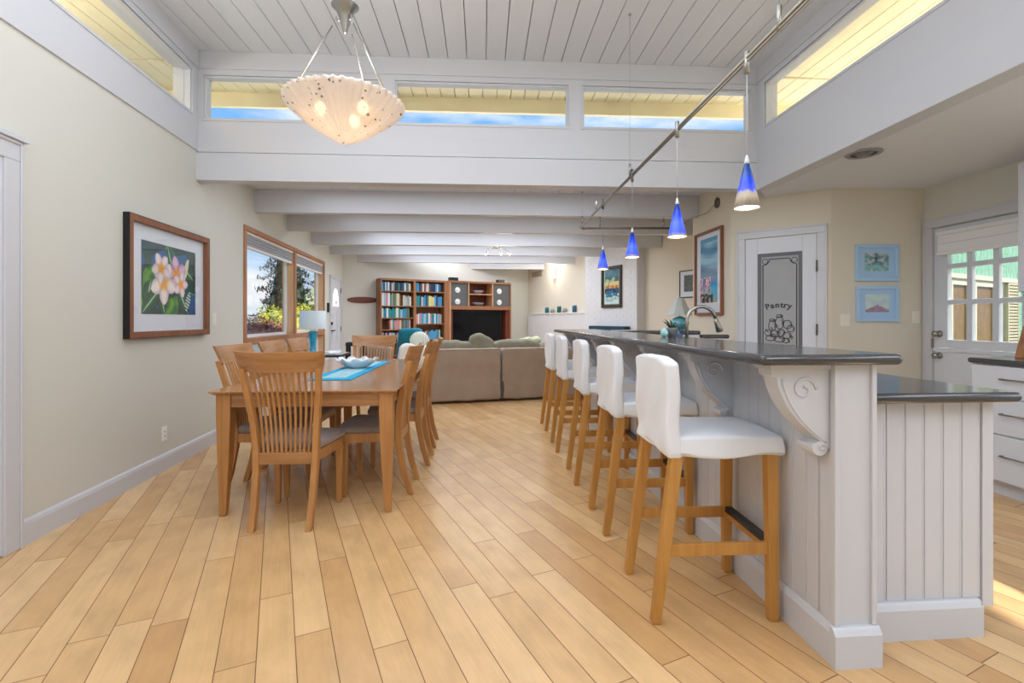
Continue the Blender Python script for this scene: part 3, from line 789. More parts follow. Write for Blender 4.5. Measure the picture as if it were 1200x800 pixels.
# ------------------------------------------------------------------ bar stool (front faces +x)
def make_stool():
    t = thing('bar_stool', (0, 0, 0))
    for sy in (-1, 1):
        mb = MB(); mb.post([(-.236, sy * .190, 0, .030, .034), (-.236, sy * .190, .012, .036, .038), (-.186, sy * .186, .40, .046, .042), (-.146, sy * .180, .70, .048, .042)])
        mb.build('leg', STOOLW, t, bevel=.003)
        mb = MB(); mb.post([(.236, sy * .190, 0, .030, .034), (.236, sy * .190, .012, .036, .038), (.234, sy * .188, .40, .042, .042), (.232, sy * .180, .70, .044, .042)])
        mb.build('leg', STOOLW, t, bevel=.003)
        mb = MB(); mb.box(-.185, .222, sy * .186 - .010, sy * .186 + .010, .262, .310); mb.build('stretcher', STOOLW, t, bevel=.002)
    mb = MB(); mb.box(.224, .246, -.170, .170, .262, .312); mb.build('footrest', STOOLW, t, bevel=.002)
    mb = MB(); mb.box(.220, .250, -.168, .168, .308, .316); mb.box(.217, .221, -.168, .168, .292, .316)
    mb.build('footrest_plate', mat('blackened_steel', (60, 66, 76), .35, metal=.8), t, bevel=.001)
    def seatf(p):
        s_ = (.735 - p.z) / .08
        k = 1 + .035 * max(0, s_)
        w = .004 * noise.noise(Vector((p.x * 9, p.y * 9, 3.1))) * (1 if p.z > .72 else .3)
        dz = 0
        if p.z < .665: dz = .006 * math.sin(p.x * 16 + p.y * 11)
        dome = .008 * (1 - (p.y / .2) ** 2) if p.z > .72 else 0
        return (.045 + (p.x - .045) * k + .004 * math.sin(p.z * 50 + p.y * 14) * max(0, s_), p.y * k + .004 * math.sin(p.z * 45 + p.x * 17) * max(0, s_), p.z + w + dz + dome)
    mb = MB(); mb.soft(-.185, .275, -.204, .204, .655, .735, r=.011, n=(16, 14, 6), fn=seatf, amp=.004, freq=9)
    mb.build('seat_slipcover', SLIP, t)
    def backf(p):
        s_ = (p.z - .66) / .385
        x = p.x - .012 * s_ + .006 * math.sin(p.y * 12 + p.z * 9) * (1 - s_)
        wr = .003 * math.sin(p.z * 22 + p.y * 30)
        z = p.z
        if p.z < .668: z += .010 * math.sin(p.y * 10 + 1.0)
        if p.z > 1.0: z -= .016 * (abs(p.y) / .2) ** 3
        return (x + wr, p.y * (1.0 + .02 * (1 - s_)), z)
    mb = MB(); mb.soft(-.192, -.130, -.206, .206, .660, 1.046, r=.017, n=(3, 14, 14), fn=backf, amp=.004, freq=7, seed=4)
    mb.build('back_slipcover', SLIP, t)
    return t
stool = make_stool()
GS = 'white slipcovered stools along the bar'
names = ['first, beside the corbelled end post', 'second from the corbelled end post', 'middle one of the five', 'second from the sofa end', 'last one at the sofa end']
for i, (cx_, cy_) in enumerate(((.796, 2.142), (.748, 2.930), (.695, 3.755), (.636, 4.625), (.592, 5.49))):
    lab = 'white slipcovered wooden bar stool, ' + names[i]
    a = R((2.4, 3.2, 2.0, 2.6, 4.0)[i])
    if i == 0: stool.location = (cx_, cy_, 0); stool.rotation_euler.z = a; tag(stool, lab, 'stool', GS)
    else: dup(stool, (cx_, cy_, 0), a, lab, GS)

# ------------------------------------------------------------------ raised bar and island
BA = math.atan(0.0765)            # local y runs down the bar, local x towards the kitchen
BO = (1.106, 1.677)
isl = thing('kitchen_island', (BO[0], BO[1], 0), BA, 'white beadboard kitchen island with corbels, post and a raised bar side', 'island')
BL = 4.22
def beadboard(mb, x0, x1, z0, z1, y, w=.078, t=.012, axis='x', g=.0016):
    n_ = max(1, round((x1 - x0) / w)); w = (x1 - x0) / n_
    for i in range(n_):
        a = x0 + i * w; b = a + w
        if axis == 'x':
            mb.box(a + g / 2, b - g / 2 - .009, y - t, y, z0, z1); mb.box(b - .010, b - g, y - t, y, z0, z1)
        else:
            mb.box(y - t, y, a + g / 2, b - g / 2 - .010, z0, z1); mb.box(y - t, y, b - .010, b - g, z0, z1)
# bar wall core and its cladding
mb = MB(); mb.box(.030, .165, .09, BL, 0, 1.044); mb.build('bar_wall', TRIMW, isl)
mb = MB(); beadboard(mb, .10, BL, .135, 1.044, .030, axis='y'); mb.build('beadboard', TRIMW, isl, bevel=.0015, seg=1)
# end post with recessed panel
mb = MB()
mb.box(.018, .165, .030, .11, .12, 1.044)
mb.box(.014, .034, .020, .045, .135, 1.044); mb.box(.150, .169, .020, .045, .135, 1.044)
mb.build('end_post', TRIMW, isl, bevel=.003)
mb = MB()
prof = [(0, 0), (0, .112), (.010, .128), (.016, .135), (.03, .135), (.03, 0)]
mb.loft([[(x, (.0305 if q == 0 else BL), z) for x, z in prof] for q in (0, 1)])
mb.loft([[(x, y + 0.0, z) for y, z in prof] for x in (0.0, .172)])
mb.build('baseboard_trim', TRIMW, isl)
# corbels
def scroll():
    o = []
    W, H = .215, .305
    o += [(0, 0), (-W, 0), (-W, -.022), (-W + .018, -.030)]
    for i in range(1, 13):
        s_ = i / 12
        x = -W + .018 + (W - .052) * (s_ ** 1.25); z = -.03 - (H - .075) * (s_ ** .85) - .012 * math.sin(PI * s_ * 1.2)
        o.append((x, z))
    for i in range(9):
        a = PI * .9 + PI * 1.1 * i / 8
        o.append((-.036 + .030 * math.cos(a), -H + .030 + .030 * math.sin(a)))
    o += [(0, -H + .02)]
    return o
def make_corbel(parent, y):
    mb = MB()
    mb.box(-.225, 0.0, -.052, .052, -.020, 0.0)
    mb.ext([(x, z - .020) for x, z in scroll()], -.040, .040)
    o = mb.build('corbel', TRIMW, parent, loc=(.018, y, 1.044), bevel=.003)
    mb = MB()
    for sy in (-1, 1):
        yy = sy * .041
        pts = [(-.098 + (.046 - .0048 * k * .5) * math.cos(.5 * k), yy, -.090 + (.046 - .0048 * k * .5) * math.sin(.5 * k)) for k in range(17)]
        mb.tube(pts, .0055, 6)
        ed = [(x + .020, yy, z - .024) for x, z in scroll()[3:16]]
        mb.tube(ed, .0045, 6)
        mb.tube([(-.030 + .010 * math.cos(q), yy, -.292 + .010 * math.sin(q)) for q in [k * .6 for k in range(11)]], .004, 6)
    mb.build('scroll_carving', TRIMW, o)
    return o
for i in range(7):
    make_corbel(isl, .090 + .648 * i)
# end panel of the lower cabinets (beadboard) and cabinet carcass
ex0, ex1 = .168, .785
mb = MB(); mb.box(ex0, ex1 - .03, .165, 3.33, .10, .893); mb.box(ex0, ex1 - .10, .21, 3.33, 0, .10); mb.build('cabinet_carcass', WHITE, isl)
mb = MB(); mb.M = Matrix.Rotation(-BA, 4, 'Z'); 
mb.M = None
beadboard(mb, ex0, ex1 - .078, .135, .893, .165, axis='x'); mb.box(ex1 - .076, ex1 - .03, .148, .165, .10, .893); mb.box(ex0, ex0 + .006, .15, .165, .135, .893)
mb.build('end_beadboard', TRIMW, isl, bevel=.0015, seg=1)
mb = MB(); mb.loft([[(x, .125 + y, z) for y, z in prof] for x in (ex0, ex1 - .095)]); mb.box(ex1 - .10, ex1 - .095, .127, .21, 0, .125)
mb.build('end_baseboard', TRIMW, isl)
for i in range(4):
    a = .18 + i * .785
    mb = MB(); mb.box(ex1 - .028, ex1 - .008, a, a + .762, .115, .70); 
    for yy in (a + .07,): mb.box(ex1 - .008, ex1 - .003, a + .07, a + .69, .185, .63)
    dd = mb.build('cabinet_door', WHITE, isl, bevel=.003)
    mb = MB(); mb.tube([(ex1 - .008, a + .05, .62), (ex1 + .018, a + .05, .62), (ex1 + .018, a + .05, .52), (ex1 - .008, a + .05, .52)], .005, 6); mb.build('pull_handle', STEEL, dd)
    mb = MB(); mb.box(ex1 - .028, ex1 - .008, a, a + .762, .712, .885); dd = mb.build('drawer', WHITE, isl, bevel=.003)
    mb = MB(); mb.tube([(ex1 - .008, a + .26, .8), (ex1 + .018, a + .26, .8), (ex1 + .018, a + .38, .8), (ex1 - .008, a + .38, .8)], .005, 6); mb.build('pull_handle', STEEL, dd)

def slab(name, poly, z0, z1, m=GRANITE, loc=None, rotz=0, nose=.016, **k):
    """granite top with a rounded nose: stacked offsets of the outline"""
    n_ = len(poly)
    area = sum(poly[i][0] * poly[(i + 1) % n_][1] - poly[(i + 1) % n_][0] * poly[i][1] for i in range(n_))
    if area < 0: poly = list(reversed(poly))
    P = [Vector(p) for p in poly]
    def off(dd):
        out = []
        for i in range(n_):
            e1 = (P[i] - P[i - 1]).normalized(); e2 = (P[(i + 1) % n_] - P[i]).normalized()
            n1 = Vector((-e1.y, e1.x)); n2 = Vector((-e2.y, e2.x)); b = (n1 + n2)
            b = b / max(.3, (1 + n1.dot(n2)))
            out.append(P[i] + b * dd)
        return out
    h = z1 - z0; r_ = min(nose, h / 2); rings = []
    for a in [i * PI / 8 for i in range(9)]:
        z = z0 + h / 2 - (h / 2) * math.cos(a); dd = r_ * (1 - math.sin(a))
        rings.append([(p.x, p.y, z) for p in off(dd)])
    mb = MB(); mb.loft(rings, smooth=False); o = mb.build(name, m, loc=loc, rotz=rotz, **k)
    for p in o.data.polygons: p.use_smooth = abs(p.normal.z) < .95
    return o
def rcorner(x0, x1, y0, y1, r_=.03, which=(1, 1, 1, 1)):
    out = []
    for (cx_, cy_, a0, w_) in ((x0 + r_, y0 + r_, PI, which[0]), (x1 - r_, y0 + r_, 1.5 * PI, which[1]), (x1 - r_, y1 - r_, 0, which[2]), (x0 + r_, y1 - r_, .5 * PI, which[3])):
        if w_: out += [(cx_ + r_ * math.cos(a0 + q * PI / 8), cy_ + r_ * math.sin(a0 + q * PI / 8)) for q in range(5)]
        else: out += [(cx_ - r_ if a0 in (PI, .5 * PI) else cx_ + r_, cy_ - r_ if a0 in (PI, 1.5 * PI) else cy_ + r_)]
    return out
slab('bar_countertop', rcorner(-.280, .230, -.028, BL + .05, .02), 1.0445, 1.081, loc=(BO[0], BO[1], 0), rotz=BA, label='long charcoal granite top of the raised bar above the white stools', cat='countertop')
slab('island_countertop', rcorner(.170, .79, .068, 3.35, .02), .8935, .931, loc=(BO[0], BO[1], 0), rotz=BA, label='lower charcoal granite worktop on the kitchen side of the island', cat='countertop')

# things on the bar and the lower worktop
def barpt(Y, off): return (BO[0] - .0765 * (Y - BO[1]) + off, Y)
fx, fy = 1.262, 3.545
t = thing('kitchen_faucet', (fx, fy, .9315), R(0), 'tall brushed steel gooseneck faucet rising behind the raised bar', 'faucet')
mb = MB(); mb.lathe([(.001, 0), (.028, 0), (.028, .008), (.020, .014), (.017, .06), (.015, .07)], 20); mb.build('base', STEEL, t)
pts = [(0, 0, .05), (0, 0, .255)] + [(.105 - .105 * math.cos(a), 0, .255 + .105 * math.sin(a)) for a in [PI * i / 12 for i in range(1, 11)]]
pts += [(pts[-1][0] + .012, 0, pts[-1][2] - .035)]
mb = MB(); mb.tube(pts, .0125, 14); mb.build('gooseneck', STEEL, t)
e = Vector(pts[-1]); dr = (Vector(pts[-1]) - Vector(pts[-2])).normalized()
mb = MB(); mb.tube([e, e + dr * .03, e + dr * .055, e + dr * .095, e + dr * .10], [.014, .016, .021, .024, .018], 14); mb.build('spray_head', NICKEL, t)
mb = MB(); mb.tube([(0, 0, .06), (-.03, -.01, .075), (-.034, -.012, .14)], [.010, .009, .006], 8); mb.build('lever_handle', STEEL, t)
x, y = 1.205, 3.50
t = thing('soap_dispenser', (1.228, 3.610, .9315), 0, 'dark blue soap pump bottle beside the steel faucet', 'soap dispenser')
mb = MB(); mb.lathe([(.001, 0), (.026, 0), (.028, .02), (.028, .16), (.018, .185), (.01, .19), (.001, .19)], 18); mb.build('bottle', mat('navy_glass', (30, 60, 96), .15, spec=.8), t)
mb = MB(); mb.tube([(0, 0, .18), (0, 0, .225), (-.03, 0, .228)], .005, 8); mb.build('pump', STEEL, t)
t = thing('potted_succulent', (1.085, 3.33, 1.0812), 0, 'small spiky succulent in a grey pot standing on the bar top', 'plant')
mb = MB(); mb.lathe([(.001, 0), (.026, 0), (.033, .056), (.034, .062), (.029, .062), (.028, .05), (.001, .05)], 20); mb.build('pot', mat('grey_speckled_ceramic', (128, 130, 132), .7, var=.15, vscale=60), t)
mb = MB()
for i in range(16):
    a = i * 2.4; l = .022 + .022 * ((i * 7) % 5) / 5; u_ = .9 + .7 * rnd.random()
    p0 = Vector((.006 * math.cos(a), .006 * math.sin(a), .05)); p1 = p0 + Vector((l * math.cos(a), l * math.sin(a), l * u_)); p2 = p0 + Vector((l * 1.6 * math.cos(a), l * 1.6 * math.sin(a), l * u_ * 1.25))
    mb.tube([p0, p1, p2], [.005, .004, .0006], 5)
mb.build('leaves', mat('succulent_green', (64, 92, 74), .6), t)
mb = MB(); mb.lathe([(.001, 0), (.014, .002), (.024, .014), (.027, .027), (.024, .040), (.014, .052), (.006, .055), (.006, .062), (.001, .062)], 20)
mb.build('glass_float', mat('sea_green_glass', (150, 206, 200), .1, spec=.8, var=.3, vscale=40), loc=(1.020, 3.285, 1.0812), label='small sea green glass ball ornament beside the potted succulent', cat='ornament')

# back peninsula closing the kitchen at the far end
pe = thing('peninsula_cabinet', (1.02, 5.10, 0), R(0), 'white cabinet run joining the far end of the bar to the hall wall', 'cabinet')
mb = MB(); mb.box(.10, .93, 0.0, .42, .0, 1.04); mb.build('carcass', WHITE, pe, bevel=.003)
mb = MB()
for i in range(2): mb.box(.12 + i * .40, .51 + i * .40, -.018, 0, .12, .82)
mb.build('door_panels', WHITE, pe, bevel=.003)
slab('peninsula_ledge', rcorner(1.10, 1.965, 5.085, 5.55, .03), 1.0405, 1.081, label='dark granite ledge at the far end of the kitchen in front of the small lamp', cat='countertop')
mb = MB(); mb.box(1.975, 2.255, 5.105, 5.20, 0, 1.0); mb.build('splash_cabinet', WHITE, label='narrow white cabinet end against the hall wall beside the granite ledge', cat='cabinet', bevel=.003)
slab('granite_shelf', rcorner(1.972, 2.262, 5.095, 5.22, .01), 1.0005, 1.040, label='short granite shelf against the hall wall below the tall seascape picture', cat='countertop')

# console behind, carrying the blue glass lamp
cs_ = thing('console_cabinet', (2.29, 6.64, 0), 0, 'tall narrow white console cabinet behind the granite ledge, carrying the small lamp', 'cabinet')
mb = MB(); mb.box(-.27, .27, -.20, .20, .06, 1.0); mb.box(-.24, .24, -.17, .17, 0, .06); mb.build('carcass', WHITE, cs_, bevel=.003)
mb = MB(); mb.box(-.29, .29, -.22, .22, 1.0, 1.03); mb.build('top', GRANITE, cs_, bevel=.004)
t = thing('table_lamp', (2.27, 6.64, 1.0305), 0, 'small lamp with a grey flared shade on a round aqua glass base', 'lamp')
mb = MB(); mb.lathe([(.001, 0), (.06, 0), (.062, .012), (.04, .02), (.075, .05), (.118, .10), (.122, .13), (.10, .17), (.05, .20), (.028, .21), (.001, .21)], 28, flute=lambda a, z: .02 * math.sin(14 * a))
mb.build('lamp_base', mat('aqua_glass', (96, 176, 190), .08, spec=.9, var=.25, vscale=12), t)
mb = MB(); mb.tube([(0, 0, .2), (0, 0, .46)], .006); mb.lathe([(.001, .455), (.01, .455), (.012, .465), (.008, .48), (.001, .482)], 12); mb.build('lamp_stem', NICKEL, t)
LSH = mat('grey_linen_lampshade', (206, 212, 210), .9)
mb = MB(); mb.lathe([(.185, .225), (.150, .27), (.105, .35), (.062, .455), (.058, .455), (.101, .35), (.146, .27), (.181, .225)], 8, smooth=False, cap=False); mb.build('lamp_shade', LSH, t)

# ------------------------------------------------------------------ counter run on the kitchen side wall
ca = math.atan2(RD.y, RD.x)
cbx = rwp(3.55)
cb = thing('base_cabinet', (cbx[0], cbx[1], 0), ca, 'white base cabinet with three drawers under the side wall counter', 'cabinet')
# local x runs towards the viewpoint, local -y into the room
CD = .775; CL = 3.3
mb = MB(); mb.box(0, CL, -CD, -.002, .10, .893); mb.box(.02, CL, -CD + .06, -.002, 0, .10); mb.build('carcass', WHITE, cb, bevel=.002)
for i in range(5):
    a = .012 + i * .655
    for z0_, z1_ in ((.115, .42), (.43, .665), (.675, .885)):
        mb = MB(); mb.box(a, a + .645, -CD - .019, -CD, z0_, z1_); dd = mb.build('drawer', WHITE, cb, bevel=.003)
        zc = (z0_ + z1_) / 2 + .02
        mb = MB(); mb.tube([(a + .20, -CD - .019, zc), (a + .20, -CD - .045, zc), (a + .44, -CD - .045, zc), (a + .44, -CD - .019, zc)], .006, 8); mb.build('pull_handle', STEEL, dd)
slab('side_countertop', rcorner(-.025, CL, -CD - .035, -.002, .035, (1, 0, 0, 0)), .8935, .931, loc=(cbx[0], cbx[1], 0), rotz=ca, label='charcoal granite worktop over the drawers by the glazed kitchen door', cat='countertop')
ux = rwp(3.60)
uc = thing('wall_cabinet', (ux[0], ux[1], 0), ca, 'white upper cabinet mounted on the wall above the side worktop', 'cabinet')
mb = MB(); mb.box(0, 1.15, -.345, -.002, 1.395, 2.33); mb.build('carcass', WHITE, uc, bevel=.002)
for i in range(2):
    a = .008 + i * .575
    mb = MB(); mb.box(a, a + .565, -.365, -.345, 1.40, 2.325); rectring  # frame-and-panel door
    mb.box(a, a + .06, -.372, -.365, 1.40, 2.325); mb.box(a + .505, a + .565, -.372, -.365, 1.40, 2.325); mb.box(a + .06, a + .505, -.372, -.365, 2.265, 2.325); mb.box(a + .06, a + .505, -.372, -.365, 1.40, 1.46)
    dd = mb.build('cabinet_door', WHITE, uc, bevel=.002)
    mb = MB(); mb.tube([(a + .53, -.372, 1.43), (a + .53, -.395, 1.43), (a + .53, -.395, 1.53), (a + .53, -.372, 1.53)], .005, 6); mb.build('pull_handle', STEEL, dd)
t = thing('knife_block', (3.585, 3.40, .9315), R(12), 'slanted wooden knife block on the side worktop', 'knife block')
mb = MB(); mb.ext([(-.06, 0), (.07, 0), (.09, .16), (.02, .225)], -.05, .05); mb.build('block', woodmat('acacia_wood', (120, 76, 44), (176, 120, 72), 'z', .5), t, bevel=.004)
for i in range(4):
    mb = MB(); a = (.03 + .014 * i, -.03 + .02 * i, .205 - .012 * i); mb.tube([a, (a[0] + .045, a[1], a[2] + .07)], .008, 8); mb.build('knife_handle', BLACK, t)

# ------------------------------------------------------------------ end table, lamp and far furniture
et = thing('end_table', (-2.64, 6.85, 0), R(7), 'square end table with a dark edged pale top under the window lamp', 'side table')
mb = MB(); mb.box(-.31, .31, -.31, .31, .690, .718); mb.build('tabletop', mat('black_table_edge', (34, 34, 38), .3), et, bevel=.003)
mb = MB(); mb.box(-.29, .29, -.29, .29, .7185, .722); mb.build('glass_inlay', mat('pale_glass_top', (206, 216, 222), .08, spec=.8), et)
for sx in (-1, 1):
    for sy in (-1, 1): MB().box(sx * .27 - .02, sx * .27 + .02, sy * .27 - .02, sy * .27 + .02, 0, .69).build('leg', BLACK, et, bevel=.002)
mb = MB()
mb.soft(-.10, .10, -.06, .06, 0, .03, r=.012, n=(12, 8, 2), amp=.022, freq=22)
mb.build('folded_cloth', mat('white_linen', (240, 240, 240), .9), loc=(-2.455, 6.71, .7300), rotz=R(20), label='crumpled white napkin lying on the dark edged end table', cat='napkin')
lp = thing('table_lamp', (-2.76, 6.80, .7225), 0, 'turquoise glass table lamp with a white drum shade by the window', 'lamp')
TQ = mat('turquoise_glass', (20, 150, 186), .08, spec=.9, var=.18, vscale=10)
mb = MB(); mb.lathe([(.001, 0), (.055, 0), (.06, .012), (.046, .03), (.036, .10), (.040, .18), (.058, .27), (.062, .30), (.05, .312), (.001, .312)], 24); mb.build('lamp_base', TQ, lp)
mb = MB(); mb.lathe([(.001, .312), (.045, .312), (.04, .325), (.012, .335), (.010, .36), (.001, .36)], 16); mb.build('lamp_collar', mat('white_lamp_collar', (236, 236, 236), .4), lp)
mb = MB(); mb.lathe([(.176, .345), (.170, .595), (.166, .595), (.172, .345)], 36, cap=False); mb.build('lamp_shade', mat('white_drum_shade', (214, 226, 232), .9), lp)

st = thing('plant_stand', (-2.76, 8.70, 0), R(10), 'narrow black side table beyond the far dining chair', 'side table')
mb = MB(); mb.box(-.16, .16, -.16, .16, .735, .795); mb.build('tabletop', mat('navy_black_paint', (30, 32, 44), .5), st, bevel=.003)
for sx in (-1, 1):
    for sy in (-1, 1): MB().box(sx * .135 - .02, sx * .135 + .02, sy * .135 - .02, sy * .135 + .02, 0, .735).build('leg', BLACK, st, bevel=.002)
ac = thing('armchair', (-2.42, 9.50, 0), R(-20), 'taupe armchair seen through the slats of the far dining chair', 'armchair')
mb = MB(); mb.soft(-.32, .32, -.38, .30, .06, .42, r=.05, amp=.006, n=(6, 6, 3)); mb.build('seat', mat('taupe_upholstery', (150, 140, 134), .95, bump=.2), ac)
mb = MB(); mb.soft(-.34, .34, -.42, -.28, .06, .70, r=.05, amp=.006, n=(6, 2, 6)); mb.build('backrest', ac.children[0].data.materials[0], ac)

# cream chair with cushion, teal chair
def stripef(s_, t_): return (0, 0, 0)
def cushmat():
    m, nt, b = newmat('striped_cushion_fabric')
    tc = nt.nodes.new('ShaderNodeTexCoord'); w_ = nt.nodes.new('ShaderNodeTexWave'); w_.inputs['Scale'].default_value = 5.5; w_.inputs['Distortion'].default_value = 5; w_.inputs['Detail'].default_value = 1
    nt.links.new(tc.outputs['Object'], w_.inputs['Vector']); cr = nt.nodes.new('ShaderNodeValToRGB'); e = cr.color_ramp.elements
    e[0].color = rgb((222, 224, 212)); e[1].color = rgb((226, 228, 216)); x = e.new(.35); x.color = rgb((216, 220, 206)); x = e.new(.45); x.color = rgb((96, 150, 140)); x = e.new(.55); x.color = rgb((200, 208, 170)); x = e.new(.66); x.color = rgb((120, 120, 100)); x = e.new(.72); x.color = rgb((226, 228, 216))
    nt.links.new(w_.outputs['Fac'], cr.inputs['Fac']); nt.links.new(cr.outputs['Color'], b.inputs['Base Color']); b.inputs['Roughness'].default_value = .9
    return m
def ell(mb, rx, ry, rz, seg=20, k=10, c=(0, 0, 0)):
    mb.lathe([(max(.001, math.sin(PI * i / k)), -math.cos(PI * i / k)) for i in range(k + 1)], seg)
    n_ = seg * (k + 1)
    for i in range(len(mb.v) - n_, len(mb.v)):
        v = mb.v[i]; mb.v[i] = Vector((v.x * rx + c[0], v.y * ry + c[1], v.z * rz + c[2]))
    return mb
mb = MB(); ell(mb, .145, .09, .135); mb.build('round_cushion', cushmat(), loc=(-1.36, 7.22, .885), rotz=R(5), label='round cream cushion with green stripes on the sofa beside the cream throw', cat='cushion')
tc_ = thing('armchair', (-1.60, 8.35, 0), R(178), 'high-backed armchair covered with a teal blanket in front of the bookcase', 'armchair')
mb = MB(); mb.soft(-.22, .34, -.34, .30, .08, .44, r=.06, amp=.008, n=(6, 6, 3)); mb.build('seat', TEALF, tc_)
def tcb(p):
    k = max(0, (p.z - .4)) / .65
    return (p.x * (1 - .28 * k) , p.y + .1 * k, p.z)
mb = MB(); mb.soft(-.20, .33, .12, .30, .08, 1.055, r=.09, amp=.014, n=(8, 3, 10), fn=tcb); mb.build('backrest', TEALF, tc_)
mb = MB()
pts = [(.20, .265, .96), (.10, .30, .90), (.03, .31, .82), (-.02, .30, .70)]
mb.tube([(.24, .31, 1.03), (.14, .355, .93), (.08, .345, .80), (.06, .33, .62)], [.02, .022, .022, .02], 8)
mb.build('blanket_fold', mat('dusky_blue_knit', (84, 106, 132), .95), tc_)

# ------------------------------------------------------------------ sofa (back towards the viewer)
SA = math.atan2(.42, 1.5)
sf = thing('sofa', (-1.14, 6.88, 0), SA, 'long brown corduroy sofa seen from behind, in two slipcovered sections', 'sofa')
def drape(p):
    z = p.z
    w_ = .012 * noise.noise(Vector((p.x * 3, p.z * 4, 1))) if p.y < .1 else 0
    if p.z < .09: z += .014 * noise.noise(Vector((p.x * 5, 0, 2)))
    fl_2 = .02 * max(0, .35 - p.z) / .35 if p.y < .1 else 0
    return (p.x, p.y + w_ - fl_2, z)
for a, b in ((-.40, 1.02), (1.045, 2.0), (2.02, 2.55)):
    mb = MB(); mb.soft(a, b, 0, .24, .035, .775, r=.035, n=(20, 3, 14), fn=drape, amp=.006, freq=5, seed=a)
    mb.build('back_section', SOFAF, sf)
    mb = MB(); mb.tube([(a + .02, .012, .765), ((a + b) / 2, .006, .768), (b - .02, .012, .765)], .009, 8); mb.build('piping', mat('pale_piping', (176, 160, 142), .9), sf)
mb = MB(); mb.soft(-.38, 2.52, .22, .92, .05, .44, r=.05, n=(20, 8, 3)); mb.build('seat_base', SOFAF, sf)
mb = MB(); mb.soft(-.41, -.22, .05, .92, .04, .60, r=.05, n=(3, 8, 5)); mb.build('arm', SOFAF, sf)
mb = MB(); mb.soft(.985, 1.09, -.004, .02, .04, .30, r=.01, n=(4, 1, 5), fn=lambda p: (1.03 + (p.x - 1.03) * (1.05 - 2.6 * max(0, p.z - .04)), p.y, p.z)); mb.build('corner_pleat', mat('dark_brown_pleat', (84, 74, 68), .95), sf)  # darker brown pleat over the gap between the sections
for i, (a, b, zt, am) in enumerate(((.02, .66, .895, .022), (.60, .98, .975, .03), (.95, 1.70, .90, .02), (1.66, 2.3, .86, .02))):
    def cf(p, a=a, b=b, zt=zt, i=i):
        m_ = (p.x - (a + b) / 2) / ((b - a) / 2)
        k = (p.z - .44) / (zt - .44)
        return (p.x, p.y, p.z - .05 * abs(m_) ** 2 * max(0, k) - (.05 * m_ * max(0, k) if i == 1 else 0))
    mb = MB(); mb.soft(a, b, .20, .40, .44, zt, r=.07, n=(12, 4, 7), fn=cf, amp=am, freq=7, seed=i * 3.1)
    mb.build('back_cushion', CUSHG, sf)
def sp(x, y):
    c, s_ = math.cos(SA), math.sin(SA); return (-1.14 + x * c - y * s_, 6.88 + x * s_ + y * c)
mb = MB(); mb.soft(-.20, .20, -.07, .07, -.0, .20, r=.06, n=(8, 3, 5), amp=.03, freq=8)
mb.build('throw_pillow', mat('yellow_green_print', (206, 210, 176), .9, var=.2, vscale=20), loc=(*sp(1.62, .50), .715), rotz=SA + .2, label='pale yellow-green scatter pillow peeking over the sofa back', cat='cushion')

def thr(p):
    return (p.x + .01 * math.sin(p.z * 17), p.y + .012 * math.sin(p.x * 21 + p.z * 5), p.z + .022 * math.sin(p.x * 19 + 1) + (.02 * math.sin(p.x * 31) if p.z < .5 else 0))
mb = MB(); mb.soft(-.435, -.035, -.045, .30, .36, .835, r=.05, n=(16, 6, 12), fn=thr, amp=.016, freq=7)
o = mb.build('throw_blanket', CREAMF, loc=(-1.14, 6.88, 0), rotz=SA, label='cream throw blanket draped over the table end of the sofa back', cat='blanket')
# ------------------------------------------------------------------ pictures
def framed(name, p, ang, w, h, zc, label, fw, fm, func, aw, ah, azoff=0.0, matm=None, depth=.03, mat2=None, nx=60, ny=60, glass=True, step=True):
    """origin at the wall; local x along the wall, -y into the room; function paints the print (s,t in 0..1)"""
    t = thing(name, (p[0], p[1], zc), ang, label, 'picture')
    mb = MB()
    for a, b, c, e in ((-w / 2, w / 2, h / 2 - fw, h / 2), (-w / 2, w / 2, -h / 2, -h / 2 + fw), (-w / 2, -w / 2 + fw, -h / 2 + fw, h / 2 - fw), (w / 2 - fw, w / 2, -h / 2 + fw, h / 2 - fw)):
        mb.box(a, b, -depth, -.002, c, e)
    mb.build('picture_frame', fm, t, bevel=.002)
    if w > 1 and h > .6 and fm[0] is WALNUT:
        mb = MB()
        for a, b, c, e in ((-w / 2 - .003, w / 2 + .003, h / 2, h / 2 + .003), (-w / 2 - .003, w / 2 + .003, -h / 2 - .003, -h / 2), (-w / 2 - .003, -w / 2, -h / 2, h / 2), (w / 2, w / 2 + .003, -h / 2, h / 2)):
            mb.box(a, b, -depth - .001, -.002, c, e)
        mb.build('frame_edge', BLACK, t)
    mb = MB(); mb.box(-w / 2 + fw, w / 2 - fw, -.010, -.003, -h / 2 + fw, h / 2 - fw); mb.build('mat_board', matm or MATB, t)
    art('print', aw, ah, func, ARTM, t, nx, ny, y=-.0112, zc=azoff)
    if glass: MB().box(-w / 2 + fw, w / 2 - fw, -.0165, -.015, -h / 2 + fw, h / 2 - fw).build('picture_glass', PGLASS, t)
    return t

